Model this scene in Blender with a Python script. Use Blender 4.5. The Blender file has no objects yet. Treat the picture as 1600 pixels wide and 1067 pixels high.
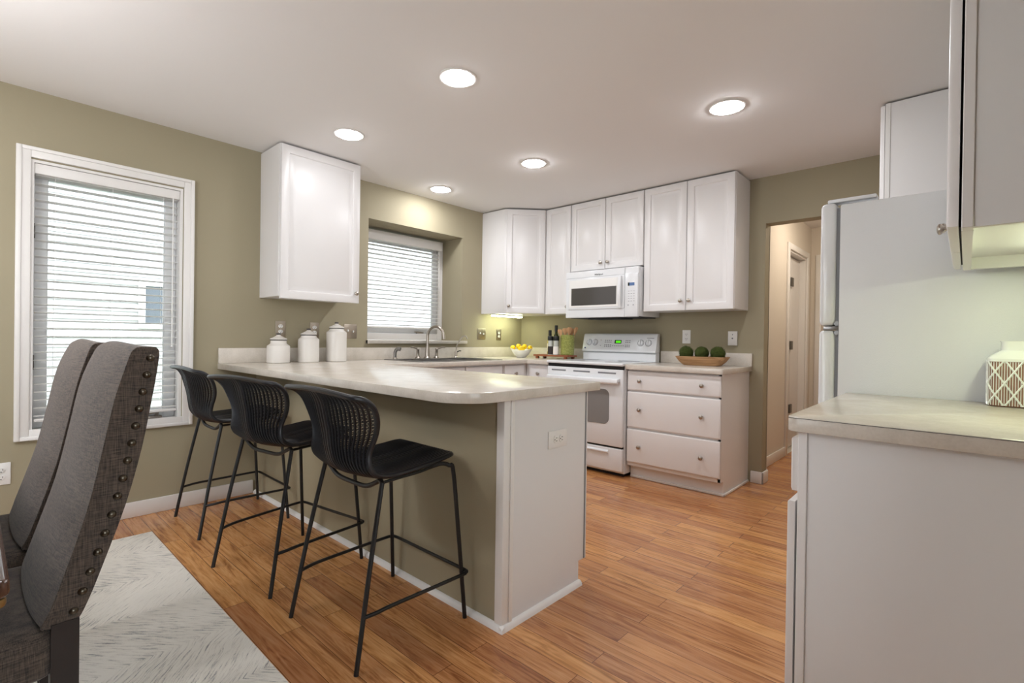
import bpy, bmesh, math, random
from mathutils import Vector, Matrix
PI = math.pi
random.seed(7)
SC = bpy.context.scene
COL = SC.collection

# ------------------------------------------------------------------ camera, world, exposure
def make_camera():
    cx, cy, cz = 3.69, -4.1814, 1.1048
    yaw, pitch, roll, f = 0.7414, -0.0051, -0.0142, 775.06
    c, s = math.cos(yaw), math.sin(yaw); cp, sp = math.cos(pitch), math.sin(pitch); cr, sr = math.cos(roll), math.sin(roll)
    R0, U0, F0 = Vector((c, s, 0)), Vector((0, 0, 1)), Vector((-s, c, 0))
    U1 = cp*U0 - sp*F0; F1 = sp*U0 + cp*F0
    R2 = cr*R0 - sr*U1; U2 = sr*R0 + cr*U1
    cd = bpy.data.cameras.new('camera'); co = bpy.data.objects.new('camera', cd); COL.objects.link(co)
    cd.sensor_width = 36; cd.lens = f/1600*36; cd.clip_start = .02
    B = -F1
    co.matrix_world = Matrix(((R2.x, U2.x, B.x, cx), (R2.y, U2.y, B.y, cy), (R2.z, U2.z, B.z, cz), (0, 0, 0, 1)))
    SC.camera = co
make_camera()
W = bpy.data.worlds.new('World'); SC.world = W; W.use_nodes = True
bg = W.node_tree.nodes['Background']; bg.inputs[0].default_value = (.91, .95, 1.0, 1); bg.inputs[1].default_value = 6.5
SC.view_settings.view_transform = 'Standard'; SC.view_settings.look = 'None'
SC.view_settings.gamma = 1; SC.view_settings.exposure = 0.09; SC.view_settings.use_curve_mapping = False
PENINSULA_LIGHT = 45.0   # radiance of the two recessed lenses over the peninsula, set lower to balance the tones
KITCHEN_LIGHT = 160.0    # radiance of the three recessed lenses along the kitchen
SINK_LIGHT = 140.0
ADDED_DINING_LIGHT = 75.0  # radiance of two unseen recessed lights added at the dining end
PENDANT = 122.0          # radiance of the added dining pendant's globes
SC.cycles.caustics_reflective = False; SC.cycles.caustics_refractive = False; SC.cycles.sample_clamp_indirect = 8.0
HALLW = 54.0
UNDERCAB = 26.0

# ------------------------------------------------------------------ materials
def lin(c):
    return tuple(((v/255)/12.92 if v/255 <= .04045 else ((v/255+.055)/1.055)**2.4) for v in c)
M = {}
def new(name):
    m = bpy.data.materials.new(name); m.use_nodes = True; M[name] = m
    nt = m.node_tree; return m, nt, nt.nodes['Principled BSDF']
def nd(nt, t, **kw):
    n = nt.nodes.new(t)
    for k, v in kw.items(): setattr(n, k, v)
    return n
def plain(name, rgb, rough=.5, metal=0, bump=0, bscale=200, vary=0, vscale=6, emit=None, coat=0, ior=1.5, spec=None):
    m, nt, b = new(name)
    col = lin(rgb)+(1,)
    b.inputs['Base Color'].default_value = col; b.inputs['Roughness'].default_value = rough; b.inputs['Metallic'].default_value = metal
    if spec is not None: b.inputs['Specular IOR Level'].default_value = spec
    if coat: b.inputs['Coat Weight'].default_value = coat; b.inputs['Coat Roughness'].default_value = .1
    tc = nd(nt, 'ShaderNodeTexCoord')
    if vary:
        n = nd(nt, 'ShaderNodeTexNoise'); n.inputs['Scale'].default_value = vscale; n.inputs['Detail'].default_value = 5
        nt.links.new(tc.outputs['Object'], n.inputs['Vector'])
        mx = nd(nt, 'ShaderNodeMix', data_type='RGBA'); mx.blend_type = 'MIX'
        mx.inputs[6].default_value = tuple(v*(1-vary) for v in col[:3])+(1,); mx.inputs[7].default_value = tuple(min(1, v*(1+vary)) for v in col[:3])+(1,)
        nt.links.new(n.outputs['Fac'], mx.inputs[0]); nt.links.new(mx.outputs[2], b.inputs['Base Color'])
    if bump:
        n = nd(nt, 'ShaderNodeTexNoise'); n.inputs['Scale'].default_value = bscale; n.inputs['Detail'].default_value = 3
        nt.links.new(tc.outputs['Object'], n.inputs['Vector'])
        bp = nd(nt, 'ShaderNodeBump'); bp.inputs['Strength'].default_value = bump; bp.inputs['Distance'].default_value = .002
        nt.links.new(n.outputs['Fac'], bp.inputs['Height']); nt.links.new(bp.outputs[0], b.inputs['Normal'])
    if emit:
        b.inputs['Emission Color'].default_value = lin(emit[0])+(1,); b.inputs['Emission Strength'].default_value = emit[1]
    return m
plain('olive_paint', (160, 151, 126), .75, bump=.25, bscale=260)
plain('hall_paint', (220, 212, 200), .8, bump=.15, bscale=260)
plain('ceiling_paint', (238, 236, 235), .9, bump=.1, bscale=150)
plain('white_trim', (233, 231, 228), .4)
plain('white_cabinet', (231, 229, 228), .33, bump=.03, bscale=90)
plain('white_laminate', (228, 228, 228), .42, bump=.05, bscale=400)
plain('appliance_white', (229, 231, 233), .22, coat=.3)
plain('fridge_white', (224, 226, 227), .38, bump=.35, bscale=420)
plain('gasket_grey', (128, 130, 134), .6)
plain('dark_gap', (26, 26, 28), .7)
plain('nickel', (176, 168, 158), .3, metal=1)
plain('brushed_steel', (150, 148, 146), .34, metal=1)
plain('bronze_nail', (96, 90, 80), .28, metal=1)
plain('hinge_grey', (120, 118, 114), .4, metal=1)
plain('plate_nickel', (176, 166, 152), .38, metal=1)
plain('plastic_white', (238, 237, 234), .35)
plain('plastic_black', (20, 20, 21), .35)
plain('black_metal', (19, 19, 21), .42)
plain('black_wicker', (27, 28, 33), .36, vary=.35, vscale=60)
plain('ceramic_white', (226, 222, 217), .25, coat=.4, vary=.03)
plain('canister_white', (226, 222, 216), .35, coat=.2)
plain('grey_line', (84, 80, 78), .5)
plain('porcelain', (240, 240, 238), .2, coat=.4)
plain('lemon_skin', (250, 208, 8), .42, bump=.5, bscale=300)
plain('oven_glass', (128, 126, 124), .12, coat=.5)
plain('microwave_glass', (74, 72, 70), .12, coat=.6)
plain('display_blue', (70, 92, 128), .2, emit=((90, 120, 170), .35))
plain('display_green', (40, 150, 10), .2, emit=((90, 220, 20), .9))
plain('display_dark', (20, 34, 26), .2)
plain('mark_grey', (122, 122, 126), .5)
plain('mark_blue', (84, 96, 150), .4)
plain('mark_red', (140, 60, 70), .4)
plain('olive_bottle_glass', (46, 54, 14), .1, coat=.5)
plain('oil_glass', (196, 178, 96), .1, coat=.5)
plain('label_cream', (216, 206, 180), .6)
plain('pepper', (52, 44, 42), .7, vary=.5, vscale=300)
plain('salt', (232, 226, 222), .8)
plain('jar_glass', (186, 188, 182), .08, coat=.5)
plain('moss', (60, 72, 20), .9, vary=.5, vscale=50)
plain('vase_glaze', (236, 240, 234), .16, coat=.6)
plain('siding_white', (180, 181, 182), .7)
plain('neighbour_glass', (96, 104, 112), .3)
plain('bounce_concrete', (206, 204, 198), .8, vary=.06)
plain('lawn', (92, 120, 66), .9, vary=.3)
plain('blind_white', (240, 239, 237), .5)
def slat_mat():
    m, nt, b = new('blind_slat'); b.inputs['Base Color'].default_value = lin((243, 243, 241))+(1,); b.inputs['Roughness'].default_value = .5
    tl = nt.nodes.new('ShaderNodeBsdfTranslucent'); tl.inputs[0].default_value = (.96, .96, .95, 1); mx = nt.nodes.new('ShaderNodeMixShader'); mx.inputs[0].default_value = .7
    nt.links.new(b.outputs[0], mx.inputs[1]); nt.links.new(tl.outputs[0], mx.inputs[2]); nt.links.new(mx.outputs[0], nt.nodes['Material Output'].inputs[0])
slat_mat()
plain('sash_white', (230, 231, 232), .4)
plain('tube_light', (250, 255, 235), .4, emit=((246, 255, 214), UNDERCAB))
plain('fixture_white', (235, 236, 226), .5)
for nm_, st_ in (('lens_dimmed', PENINSULA_LIGHT), ('lens_bright', KITCHEN_LIGHT), ('lens_sink', SINK_LIGHT), ('lens_added', ADDED_DINING_LIGHT)): plain(nm_, (255, 250, 240), .5, emit=((250, 251, 255), st_))
plain('bulb', (255, 245, 230), .5, emit=((252, 251, 253), PENDANT))
plain('black_leg', (38, 31, 29), .4, vary=.3, vscale=20)
plain('brass_edge', (150, 118, 72), .35, metal=.6)

def wood(name, c1, c2, rough=.4, along='X', sc=1.0, coat=0):
    m, nt, b = new(name); tc = nd(nt, 'ShaderNodeTexCoord'); mp = nd(nt, 'ShaderNodeMapping')
    s = {'X': (3, 60, 60), 'Y': (60, 3, 60), 'Z': (60, 60, 3)}[along]; mp.inputs['Scale'].default_value = tuple(v*sc for v in s)
    nt.links.new(tc.outputs['Object'], mp.inputs[0]); n = nd(nt, 'ShaderNodeTexNoise'); n.inputs['Scale'].default_value = 1; n.inputs['Detail'].default_value = 6
    n.inputs['Distortion'].default_value = .6
    nt.links.new(mp.outputs[0], n.inputs['Vector'])
    r = nd(nt, 'ShaderNodeValToRGB'); r.color_ramp.elements[0].position = .3; r.color_ramp.elements[1].position = .7
    r.color_ramp.elements[0].color = lin(c1)+(1,); r.color_ramp.elements[1].color = lin(c2)+(1,)
    nt.links.new(n.outputs['Fac'], r.inputs[0]); nt.links.new(r.outputs[0], b.inputs['Base Color']); b.inputs['Roughness'].default_value = rough
    if coat: b.inputs['Coat Weight'].default_value = coat
wood('tray_wood', (120, 66, 40), (166, 98, 64), .45, 'X')
wood('spoon_wood', (176, 128, 88), (214, 170, 124), .6, 'Z')
wood('bowl_wood', (158, 116, 76), (206, 166, 122), .6, 'X')
wood('table_wood', (52, 36, 30), (92, 62, 50), .16, 'X', coat=.5)

def floor_mat():
    m, nt, b = new('oak_floor'); L = nt.links.new
    tc = nd(nt, 'ShaderNodeTexCoord')
    br = nd(nt, 'ShaderNodeTexBrick'); br.offset = .37; br.offset_frequency = 2; br.squash = 1
    br.inputs['Scale'].default_value = 1; br.inputs['Brick Width'].default_value = .92; br.inputs['Row Height'].default_value = .083
    br.inputs['Mortar Size'].default_value = .0011; br.inputs['Mortar Smooth'].default_value = .2; br.inputs['Bias'].default_value = 0
    br.inputs['Color1'].default_value = (0, 0, 0, 1); br.inputs['Color2'].default_value = (1, 1, 1, 1); br.inputs['Mortar'].default_value = (.5, .5, .5, 1)
    L(tc.outputs['Object'], br.inputs['Vector'])
    # per-plank offset for the grain
    off = nd(nt, 'ShaderNodeVectorMath', operation='SCALE'); off.inputs['Scale'].default_value = 13.0
    L(br.outputs['Color'], off.inputs[0])
    ad = nd(nt, 'ShaderNodeVectorMath', operation='ADD'); L(tc.outputs['Object'], ad.inputs[0]); L(off.outputs[0], ad.inputs[1])
    mp = nd(nt, 'ShaderNodeMapping'); mp.inputs['Scale'].default_value = (2.2, 42, 1); L(ad.outputs[0], mp.inputs[0])
    n = nd(nt, 'ShaderNodeTexNoise'); n.inputs['Scale'].default_value = 1; n.inputs['Detail'].default_value = 7; n.inputs['Roughness'].default_value = .62; n.inputs['Distortion'].default_value = 1.2
    L(mp.outputs[0], n.inputs['Vector'])
    mp2 = nd(nt, 'ShaderNodeMapping'); mp2.inputs['Scale'].default_value = (1.1, 9, 1); L(ad.outputs[0], mp2.inputs[0])
    wv = nd(nt, 'ShaderNodeTexNoise'); wv.inputs['Scale'].default_value = 1; wv.inputs['Detail'].default_value = 3; wv.inputs['Distortion'].default_value = 2.5
    L(mp2.outputs[0], wv.inputs['Vector'])
    # cathedral rings
    mul = nd(nt, 'ShaderNodeMath', operation='MULTIPLY'); mul.inputs[1].default_value = 46; L(wv.outputs['Fac'], mul.inputs[0])
    sn = nd(nt, 'ShaderNodeMath', operation='SINE'); L(mul.outputs[0], sn.inputs[0])
    sm = nd(nt, 'ShaderNodeMath', operation='MULTIPLY_ADD'); sm.inputs[1].default_value = .05; L(sn.outputs[0], sm.inputs[0]); L(n.outputs['Fac'], sm.inputs[2])
    r = nd(nt, 'ShaderNodeValToRGB'); e = r.color_ramp.elements
    e[0].position = .3; e[0].color = lin((146, 92, 52))+(1,); e[1].position = .74; e[1].color = lin((218, 164, 112))+(1,)
    k = r.color_ramp.elements.new(.5); k.color = lin((198, 138, 86))+(1,)
    L(sm.outputs[0], r.inputs[0])
    hsv = nd(nt, 'ShaderNodeHueSaturation'); L(r.outputs[0], hsv.inputs['Color'])
    sp = nd(nt, 'ShaderNodeSeparateColor'); L(br.outputs['Color'], sp.inputs[0])
    mr = nd(nt, 'ShaderNodeMapRange'); mr.inputs['To Min'].default_value = .78; mr.inputs['To Max'].default_value = 1.14; L(sp.outputs[0], mr.inputs['Value']); L(mr.outputs[0], hsv.inputs['Value'])
    mh = nd(nt, 'ShaderNodeMapRange'); mh.inputs['To Min'].default_value = .493; mh.inputs['To Max'].default_value = .505; L(sp.outputs[0], mh.inputs['Value']); L(mh.outputs[0], hsv.inputs['Hue'])
    mx = nd(nt, 'ShaderNodeMix', data_type='RGBA'); L(br.outputs['Fac'], mx.inputs[0]); L(hsv.outputs[0], mx.inputs[6]); mx.inputs[7].default_value = lin((92, 54, 30))+(1,)
    L(mx.outputs[2], b.inputs['Base Color']); b.inputs['Roughness'].default_value = .24
    b.inputs['Coat Weight'].default_value = .25; b.inputs['Coat Roughness'].default_value = .12
    bp = nd(nt, 'ShaderNodeBump'); bp.inputs['Strength'].default_value = .08; bp.inputs['Distance'].default_value = .002; L(sm.outputs[0], bp.inputs['Height']); L(bp.outputs[0], b.inputs['Normal'])
floor_mat()
def counter_mat():
    m, nt, b = new('laminate'); L = nt.links.new
    tc = nd(nt, 'ShaderNodeTexCoord')
    a = nd(nt, 'ShaderNodeTexNoise'); a.inputs['Scale'].default_value = 9; a.inputs['Detail'].default_value = 8; a.inputs['Roughness'].default_value = .7; L(tc.outputs['Object'], a.inputs['Vector'])
    c = nd(nt, 'ShaderNodeTexNoise'); c.inputs['Scale'].default_value = 160; c.inputs['Detail'].default_value = 2; L(tc.outputs['Object'], c.inputs['Vector'])
    mm = nd(nt, 'ShaderNodeMath', operation='MULTIPLY_ADD'); mm.inputs[1].default_value = .3; L(c.outputs['Fac'], mm.inputs[0]); L(a.outputs['Fac'], mm.inputs[2])
    r = nd(nt, 'ShaderNodeValToRGB'); e = r.color_ramp.elements; e[0].position = .40; e[1].position = .90
    e[0].color = lin((198, 190, 178))+(1,); e[1].color = lin((222, 215, 205))+(1,)
    L(mm.outputs[0], r.inputs[0]); L(r.outputs[0], b.inputs['Base Color']); b.inputs['Roughness'].default_value = .22
counter_mat()
def fabric_mat():
    m, nt, b = new('charcoal_linen'); L = nt.links.new
    tc = nd(nt, 'ShaderNodeTexCoord'); outs = []
    for s in ((900, 900, 60), (60, 60, 900)):
        mp = nd(nt, 'ShaderNodeMapping'); mp.inputs['Scale'].default_value = tuple(v*.55 for v in s); L(tc.outputs['Object'], mp.inputs[0])
        n = nd(nt, 'ShaderNodeTexNoise'); n.inputs['Scale'].default_value = 1; n.inputs['Detail'].default_value = 2; L(mp.outputs[0], n.inputs['Vector']); outs.append(n)
    ad = nd(nt, 'ShaderNodeMath', operation='ADD'); L(outs[0].outputs['Fac'], ad.inputs[0]); L(outs[1].outputs['Fac'], ad.inputs[1])
    r = nd(nt, 'ShaderNodeValToRGB'); e = r.color_ramp.elements; e[0].position = .35; e[1].position = .65
    hf = nd(nt, 'ShaderNodeMath', operation='MULTIPLY'); hf.inputs[1].default_value = .5; L(ad.outputs[0], hf.inputs[0]); L(hf.outputs[0], r.inputs[0])
    e[0].color = lin((44, 40, 40))+(1,); e[1].color = lin((106, 93, 82))+(1,)
    L(r.outputs[0], b.inputs['Base Color']); b.inputs['Roughness'].default_value = .9; b.inputs['Sheen Weight'].default_value = .15
    bp = nd(nt, 'ShaderNodeBump'); bp.inputs['Strength'].default_value = .4; bp.inputs['Distance'].default_value = .001; L(ad.outputs[0], bp.inputs['Height']); L(bp.outputs[0], b.inputs['Normal'])
fabric_mat()
def rug_mat():
    m, nt, b = new('rug_wool'); L = nt.links.new
    tc = nd(nt, 'ShaderNodeTexCoord'); sx = nd(nt, 'ShaderNodeSeparateXYZ'); L(tc.outputs['Object'], sx.inputs[0])
    def mth(op, a, bb=None, c=None):
        n = nd(nt, 'ShaderNodeMath', operation=op)
        for i, v in enumerate((a, bb, c)):
            if v is None: continue
            if isinstance(v, (int, float)): n.inputs[i].default_value = v
            else: L(v, n.inputs[i])
        return n.outputs[0]
    w = .34
    wob = nd(nt, 'ShaderNodeTexNoise'); wob.inputs['Scale'].default_value = 3.5; wob.inputs['Detail'].default_value = 2; L(tc.outputs['Object'], wob.inputs['Vector'])
    tri = mth('PINGPONG', mth('MULTIPLY_ADD', wob.outputs['Fac'], .07, sx.outputs[0]), w)
    v = mth('MULTIPLY_ADD', wob.outputs['Fac'], .05, mth('MULTIPLY_ADD', tri, .85, sx.outputs[1]))
    cb = nd(nt, 'ShaderNodeCombineXYZ'); L(mth('MULTIPLY', sx.outputs[0], 15.0), cb.inputs[0]); L(mth('MULTIPLY', v, 110.0), cb.inputs[1])
    n = nd(nt, 'ShaderNodeTexNoise'); n.inputs['Scale'].default_value = 1; n.inputs['Detail'].default_value = 3; n.inputs['Roughness'].default_value = .65; L(cb.outputs[0], n.inputs['Vector'])
    fine = nd(nt, 'ShaderNodeTexNoise'); fine.inputs['Scale'].default_value = 260; L(tc.outputs['Object'], fine.inputs['Vector'])
    big = nd(nt, 'ShaderNodeTexNoise'); big.inputs['Scale'].default_value = 2.3; big.inputs['Detail'].default_value = 2; L(tc.outputs['Object'], big.inputs['Vector'])
    t = mth('MULTIPLY_ADD', fine.outputs['Fac'], .16, n.outputs['Fac'])
    t2 = mth('MULTIPLY_ADD', big.outputs['Fac'], -.42, t)
    r = nd(nt, 'ShaderNodeValToRGB'); e = r.color_ramp.elements; e[0].position = .36; e[0].color = lin((244, 240, 232))+(1,); e[1].position = .66; e[1].color = lin((112, 112, 116))+(1,)
    k = e.new(.475); k.color = lin((226, 221, 213))+(1,); k = e.new(.535); k.color = lin((172, 171, 170))+(1,)
    L(t2, r.inputs[0]); L(r.outputs[0], b.inputs['Base Color']); b.inputs['Roughness'].default_value = .95
    bp = nd(nt, 'ShaderNodeBump'); bp.inputs['Strength'].default_value = .6; bp.inputs['Distance'].default_value = .004; L(t, bp.inputs['Height']); L(bp.outputs[0], b.inputs['Normal'])
rug_mat()
def crock_mat():
    m, nt, b = new('green_glaze'); L = nt.links.new
    tc = nd(nt, 'ShaderNodeTexCoord'); n = nd(nt, 'ShaderNodeTexVoronoi'); n.inputs['Scale'].default_value = 70; L(tc.outputs['Object'], n.inputs['Vector'])
    r = nd(nt, 'ShaderNodeValToRGB'); e = r.color_ramp.elements; e[0].color = lin((172, 174, 100))+(1,); e[1].color = lin((134, 138, 66))+(1,); e[1].position = .7
    L(n.outputs['Distance'], r.inputs[0]); L(r.outputs[0], b.inputs['Base Color']); b.inputs['Roughness'].default_value = .3
    bp = nd(nt, 'ShaderNodeBump'); bp.inputs['Strength'].default_value = .5; bp.inputs['Distance'].default_value = .003; bp.invert = True; L(n.outputs['Distance'], bp.inputs['Height']); L(bp.outputs[0], b.inputs['Normal'])
crock_mat()
def vase_mat():
    # fluted brown lozenges under a raised white lattice: the brown ground of the jar's body
    m, nt, b = new('vase_brown'); L = nt.links.new
    tc = nd(nt, 'ShaderNodeTexCoord'); n = nd(nt, 'ShaderNodeTexNoise'); n.inputs['Scale'].default_value = 40; L(tc.outputs['Object'], n.inputs['Vector'])
    r = nd(nt, 'ShaderNodeValToRGB'); r.color_ramp.elements[0].color = lin((126, 86, 70))+(1,); r.color_ramp.elements[1].color = lin((166, 128, 108))+(1,)
    L(n.outputs['Fac'], r.inputs[0]); L(r.outputs[0], b.inputs['Base Color']); b.inputs['Roughness'].default_value = .6
vase_mat()
def glass_mat():
    m, nt, b = new('window_glass'); L = nt.links.new; nt.nodes.remove(b)
    tr = nd(nt, 'ShaderNodeBsdfTransparent'); tr.inputs[0].default_value = (.97, .98, .98, 1); gl = nd(nt, 'ShaderNodeBsdfGlossy'); gl.inputs['Roughness'].default_value = .03
    fr = nd(nt, 'ShaderNodeFresnel'); fr.inputs[0].default_value = 1.45; mx = nd(nt, 'ShaderNodeMixShader')
    L(fr.outputs[0], mx.inputs[0]); L(tr.outputs[0], mx.inputs[1]); L(gl.outputs[0], mx.inputs[2]); L(mx.outputs[0], nt.nodes['Material Output'].inputs[0])
glass_mat()

# ------------------------------------------------------------------ mesh helpers
class MB:
    def __init__(s): s.bm = bmesh.new()
    def _merge(s, b2, mtx=None):
        if mtx is not None: bmesh.ops.transform(b2, matrix=mtx, verts=b2.verts)
        me = bpy.data.meshes.new('tmp'); b2.to_mesh(me); b2.free(); s.bm.from_mesh(me); bpy.data.meshes.remove(me)
        return s
    def box(s, x0, x1, y0, y1, z0, z1, bev=0, seg=2, mtx=None):
        b = bmesh.new(); bmesh.ops.create_cube(b, size=1)
        bmesh.ops.transform(b, matrix=Matrix.Translation(((x0+x1)/2, (y0+y1)/2, (z0+z1)/2)) @ Matrix.Diagonal((abs(x1-x0), abs(y1-y0), abs(z1-z0), 1)), verts=b.verts)
        if bev: bmesh.ops.bevel(b, geom=b.edges[:], offset=bev, segments=seg, affect='EDGES', profile=.5)
        return s._merge(b, mtx)
    def prism(s, poly, z0, z1, bev=0, axis='z', holes=(), seg=2, mtx=None):
        b = bmesh.new()
        def P(p, h):
            return (p[0], p[1], h) if axis == 'z' else ((h, p[0], p[1]) if axis == 'x' else (p[0], h, p[1]))
        loops = [poly]+list(holes); E = []
        for lp in loops:
            vs = [b.verts.new(P(p, z0)) for p in lp]
            for i in range(len(vs)): E.append(b.edges.new((vs[i], vs[(i+1) % len(vs)])))
        if holes: bmesh.ops.triangle_fill(b, edges=E, use_beauty=True)
        else: b.faces.new([v for v in b.verts])
        r = bmesh.ops.extrude_face_region(b, geom=b.faces[:])
        d = Vector(P((0, 0), z1)) - Vector(P((0, 0), z0))
        bmesh.ops.translate(b, vec=d, verts=[g for g in r['geom'] if isinstance(g, bmesh.types.BMVert)])
        bmesh.ops.recalc_face_normals(b, faces=b.faces)
        if bev:
            es = [e for e in b.edges if len(e.link_faces) == 2 and e.calc_face_angle(0) > .5]
            bmesh.ops.bevel(b, geom=es, offset=bev, segments=seg, affect='EDGES', profile=.5)
        return s._merge(b, mtx)
    def tube(s, pts, r, n=8, closed=False, cap=True, mtx=None):
        b = bmesh.new(); pts = [Vector(p) for p in pts]; N = len(pts); rr = r if isinstance(r, (list, tuple)) else [r]*N
        def tan(i):
            a = pts[(i-1) % N] if (closed or i > 0) else pts[i]; c = pts[(i+1) % N] if (closed or i < N-1) else pts[i]
            return (c-a).normalized()
        t0 = tan(0); up = Vector((0, 0, 1)) if abs(t0.z) < .9 else Vector((1, 0, 0)); nrm = (up - t0*up.dot(t0)).normalized(); rings = []
        for i in range(N):
            t = tan(i); nrm = nrm - t*nrm.dot(t)
            if nrm.length < 1e-6: nrm = t.orthogonal()
            nrm.normalize(); bi = t.cross(nrm)
            rings.append([b.verts.new(pts[i]+(nrm*math.cos(2*PI*k/n)+bi*math.sin(2*PI*k/n))*rr[i]) for k in range(n)])
        for i in range(N if closed else N-1):
            A, B = rings[i], rings[(i+1) % N]
            for k in range(n): b.faces.new((A[k], A[(k+1) % n], B[(k+1) % n], B[k]))
        if cap and not closed: b.faces.new(rings[0][::-1]); b.faces.new(rings[-1])
        bmesh.ops.recalc_face_normals(b, faces=b.faces)
        return s._merge(b, mtx)
    def lathe(s, prof, c=(0, 0, 0), n=32, mtx=None, wob=None):
        b = bmesh.new(); rings = []
        for (r, z) in prof:
            if r < 1e-5: rings.append([b.verts.new((c[0], c[1], c[2]+z))])
            else: rings.append([b.verts.new((c[0]+r*math.cos(2*PI*k/n), c[1]+r*math.sin(2*PI*k/n), c[2]+z+(wob(r, z, 2*PI*k/n) if wob else 0))) for k in range(n)])
        for A, B in zip(rings, rings[1:]):
            for k in range(n):
                a, a2, c1, c2 = A[k % len(A)], A[(k+1) % len(A)], B[k % len(B)], B[(k+1) % len(B)]
                vs = [];
                for v in (a, a2, c2, c1):
                    if v not in vs: vs.append(v)
                if len(vs) > 2: b.faces.new(vs)
        bmesh.ops.recalc_face_normals(b, faces=b.faces)
        return s._merge(b, mtx)
    def cyl(s, p0, p1, r0, r1=None, n=20, bev=0):
        p0, p1 = Vector(p0), Vector(p1); d = p1-p0; q = d.to_track_quat('Z', 'Y').to_matrix().to_4x4(); h = d.length; r1 = r0 if r1 is None else r1
        prof = [(0, 0), (r0-bev, 0), (r0, bev), (r1, h-bev), (r1-bev, h), (0, h)] if bev else [(0, 0), (r0, 0), (r1, h), (0, h)]
        return s.lathe(prof, n=n, mtx=Matrix.Translation(p0) @ q)
    def ball(s, c, r, n=16, sc=(1, 1, 1), mtx=None):
        prof = [(math.sin(PI*i/(n//2))*r, -math.cos(PI*i/(n//2))*r) for i in range(n//2+1)]; prof[0] = (0, -r); prof[-1] = (0, r)
        m = Matrix.Translation(c) @ Matrix.Diagonal((*sc, 1))
        return s.lathe(prof, n=n, mtx=m if mtx is None else mtx @ m)
    def rings(s, rings, cap0=True, cap1=True, mtx=None, closed=True):
        b = bmesh.new(); V = [[b.verts.new(p) for p in r] for r in rings]
        for A, B in zip(V, V[1:]):
            n = len(A)
            for k in range(n if closed else n-1): b.faces.new((A[k], A[(k+1) % n], B[(k+1) % n], B[k]))
        if cap0: b.faces.new(V[0][::-1])
        if cap1: b.faces.new(V[-1])
        bmesh.ops.recalc_face_normals(b, faces=b.faces)
        return s._merge(b, mtx)
    def panel(s, w, h, t, raised=True, mtx=None, rail=.058):
        # raised-panel door: local x across 0..w, z up 0..h, front at y=0, back at y=t
        b = bmesh.new()
        if raised: prof = [(0, t), (0, .006), (.0025, .0015), (.006, 0), (rail-.008, 0), (rail-.004, .002), (rail, .010), (rail+.010, .011), (rail+.034, .003), (rail+.038, .0015)]
        else: prof = [(0, t), (0, .005), (.006, .001), (.012, 0)]
        rg = [[b.verts.new(p) for p in ((i, d, i), (w-i, d, i), (w-i, d, h-i), (i, d, h-i))] for i, d in prof]
        for A, B in zip(rg, rg[1:]):
            for k in range(4): b.faces.new((A[k], A[(k+1) % 4], B[(k+1) % 4], B[k]))
        b.faces.new(rg[-1]); b.faces.new(rg[0][::-1]); bmesh.ops.recalc_face_normals(b, faces=b.faces)
        return s._merge(b, mtx)
    def build(s, name, mat, parent=None, sharp=35, loc=None):
        me = bpy.data.meshes.new(name)
        org = Vector((0, 0, 0))
        if loc is not None: org = Vector(loc)
        elif parent is not None and parent.get('_w'): org = Vector(parent['_w'])
        if org.length and not (parent is None and loc is None): bmesh.ops.translate(s.bm, vec=-org, verts=s.bm.verts)
        s.bm.to_mesh(me); s.bm.free(); me.polygons.foreach_set('use_smooth', [True]*len(me.polygons)); me.set_sharp_from_angle(angle=math.radians(sharp))
        me.materials.append(M[mat]); o = bpy.data.objects.new(name, me); COL.objects.link(o)
        if parent is not None:
            o.parent = parent
            if parent.get('_w'): o['_w'] = parent['_w']
        elif loc is not None: o.location = org
        return o
def thing(name, label, cat, loc=(0, 0, 0), rz=0, group=None, local=False):
    """An Empty at the thing's base. Its meshes are given in world coordinates unless local."""
    o = bpy.data.objects.new(name, None); COL.objects.link(o); o.location = loc; o.rotation_euler = (0, 0, rz); o.empty_display_size = .05
    o['label'] = label; o['category'] = cat
    if group: o['group'] = group
    if not local: o['_w'] = list(loc)
    return o
def tag(o, label, cat, group=None, kind=None):
    o['label'] = label; o['category'] = cat
    if group: o['group'] = group
    if kind: o['kind'] = kind
    return o
def struct(name, mb, mat, label=None, parent=None, sharp=35):
    o = mb.build(name, mat, parent, sharp)
    if parent is None:
        o['kind'] = 'structure'
        if label: o['label'] = label
    return o
def catmull(P, n):
    out = []
    for i in range(len(P)-1):
        p0, p1, p2, p3 = P[max(i-1, 0)], P[i], P[i+1], P[min(i+2, len(P)-1)]
        for k in range(n):
            t = k/n; out.append(tuple(.5*((2*b)+(-a+c)*t+(2*a-5*b+4*c-d)*t*t+(-a+3*b-3*c+d)*t**3) for a, b, c, d in zip(p0, p1, p2, p3)))
    out.append(tuple(P[-1])); return out
def rot(axis, deg): return Matrix.Rotation(math.radians(deg), 4, axis)
T = Matrix.Translation

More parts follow.
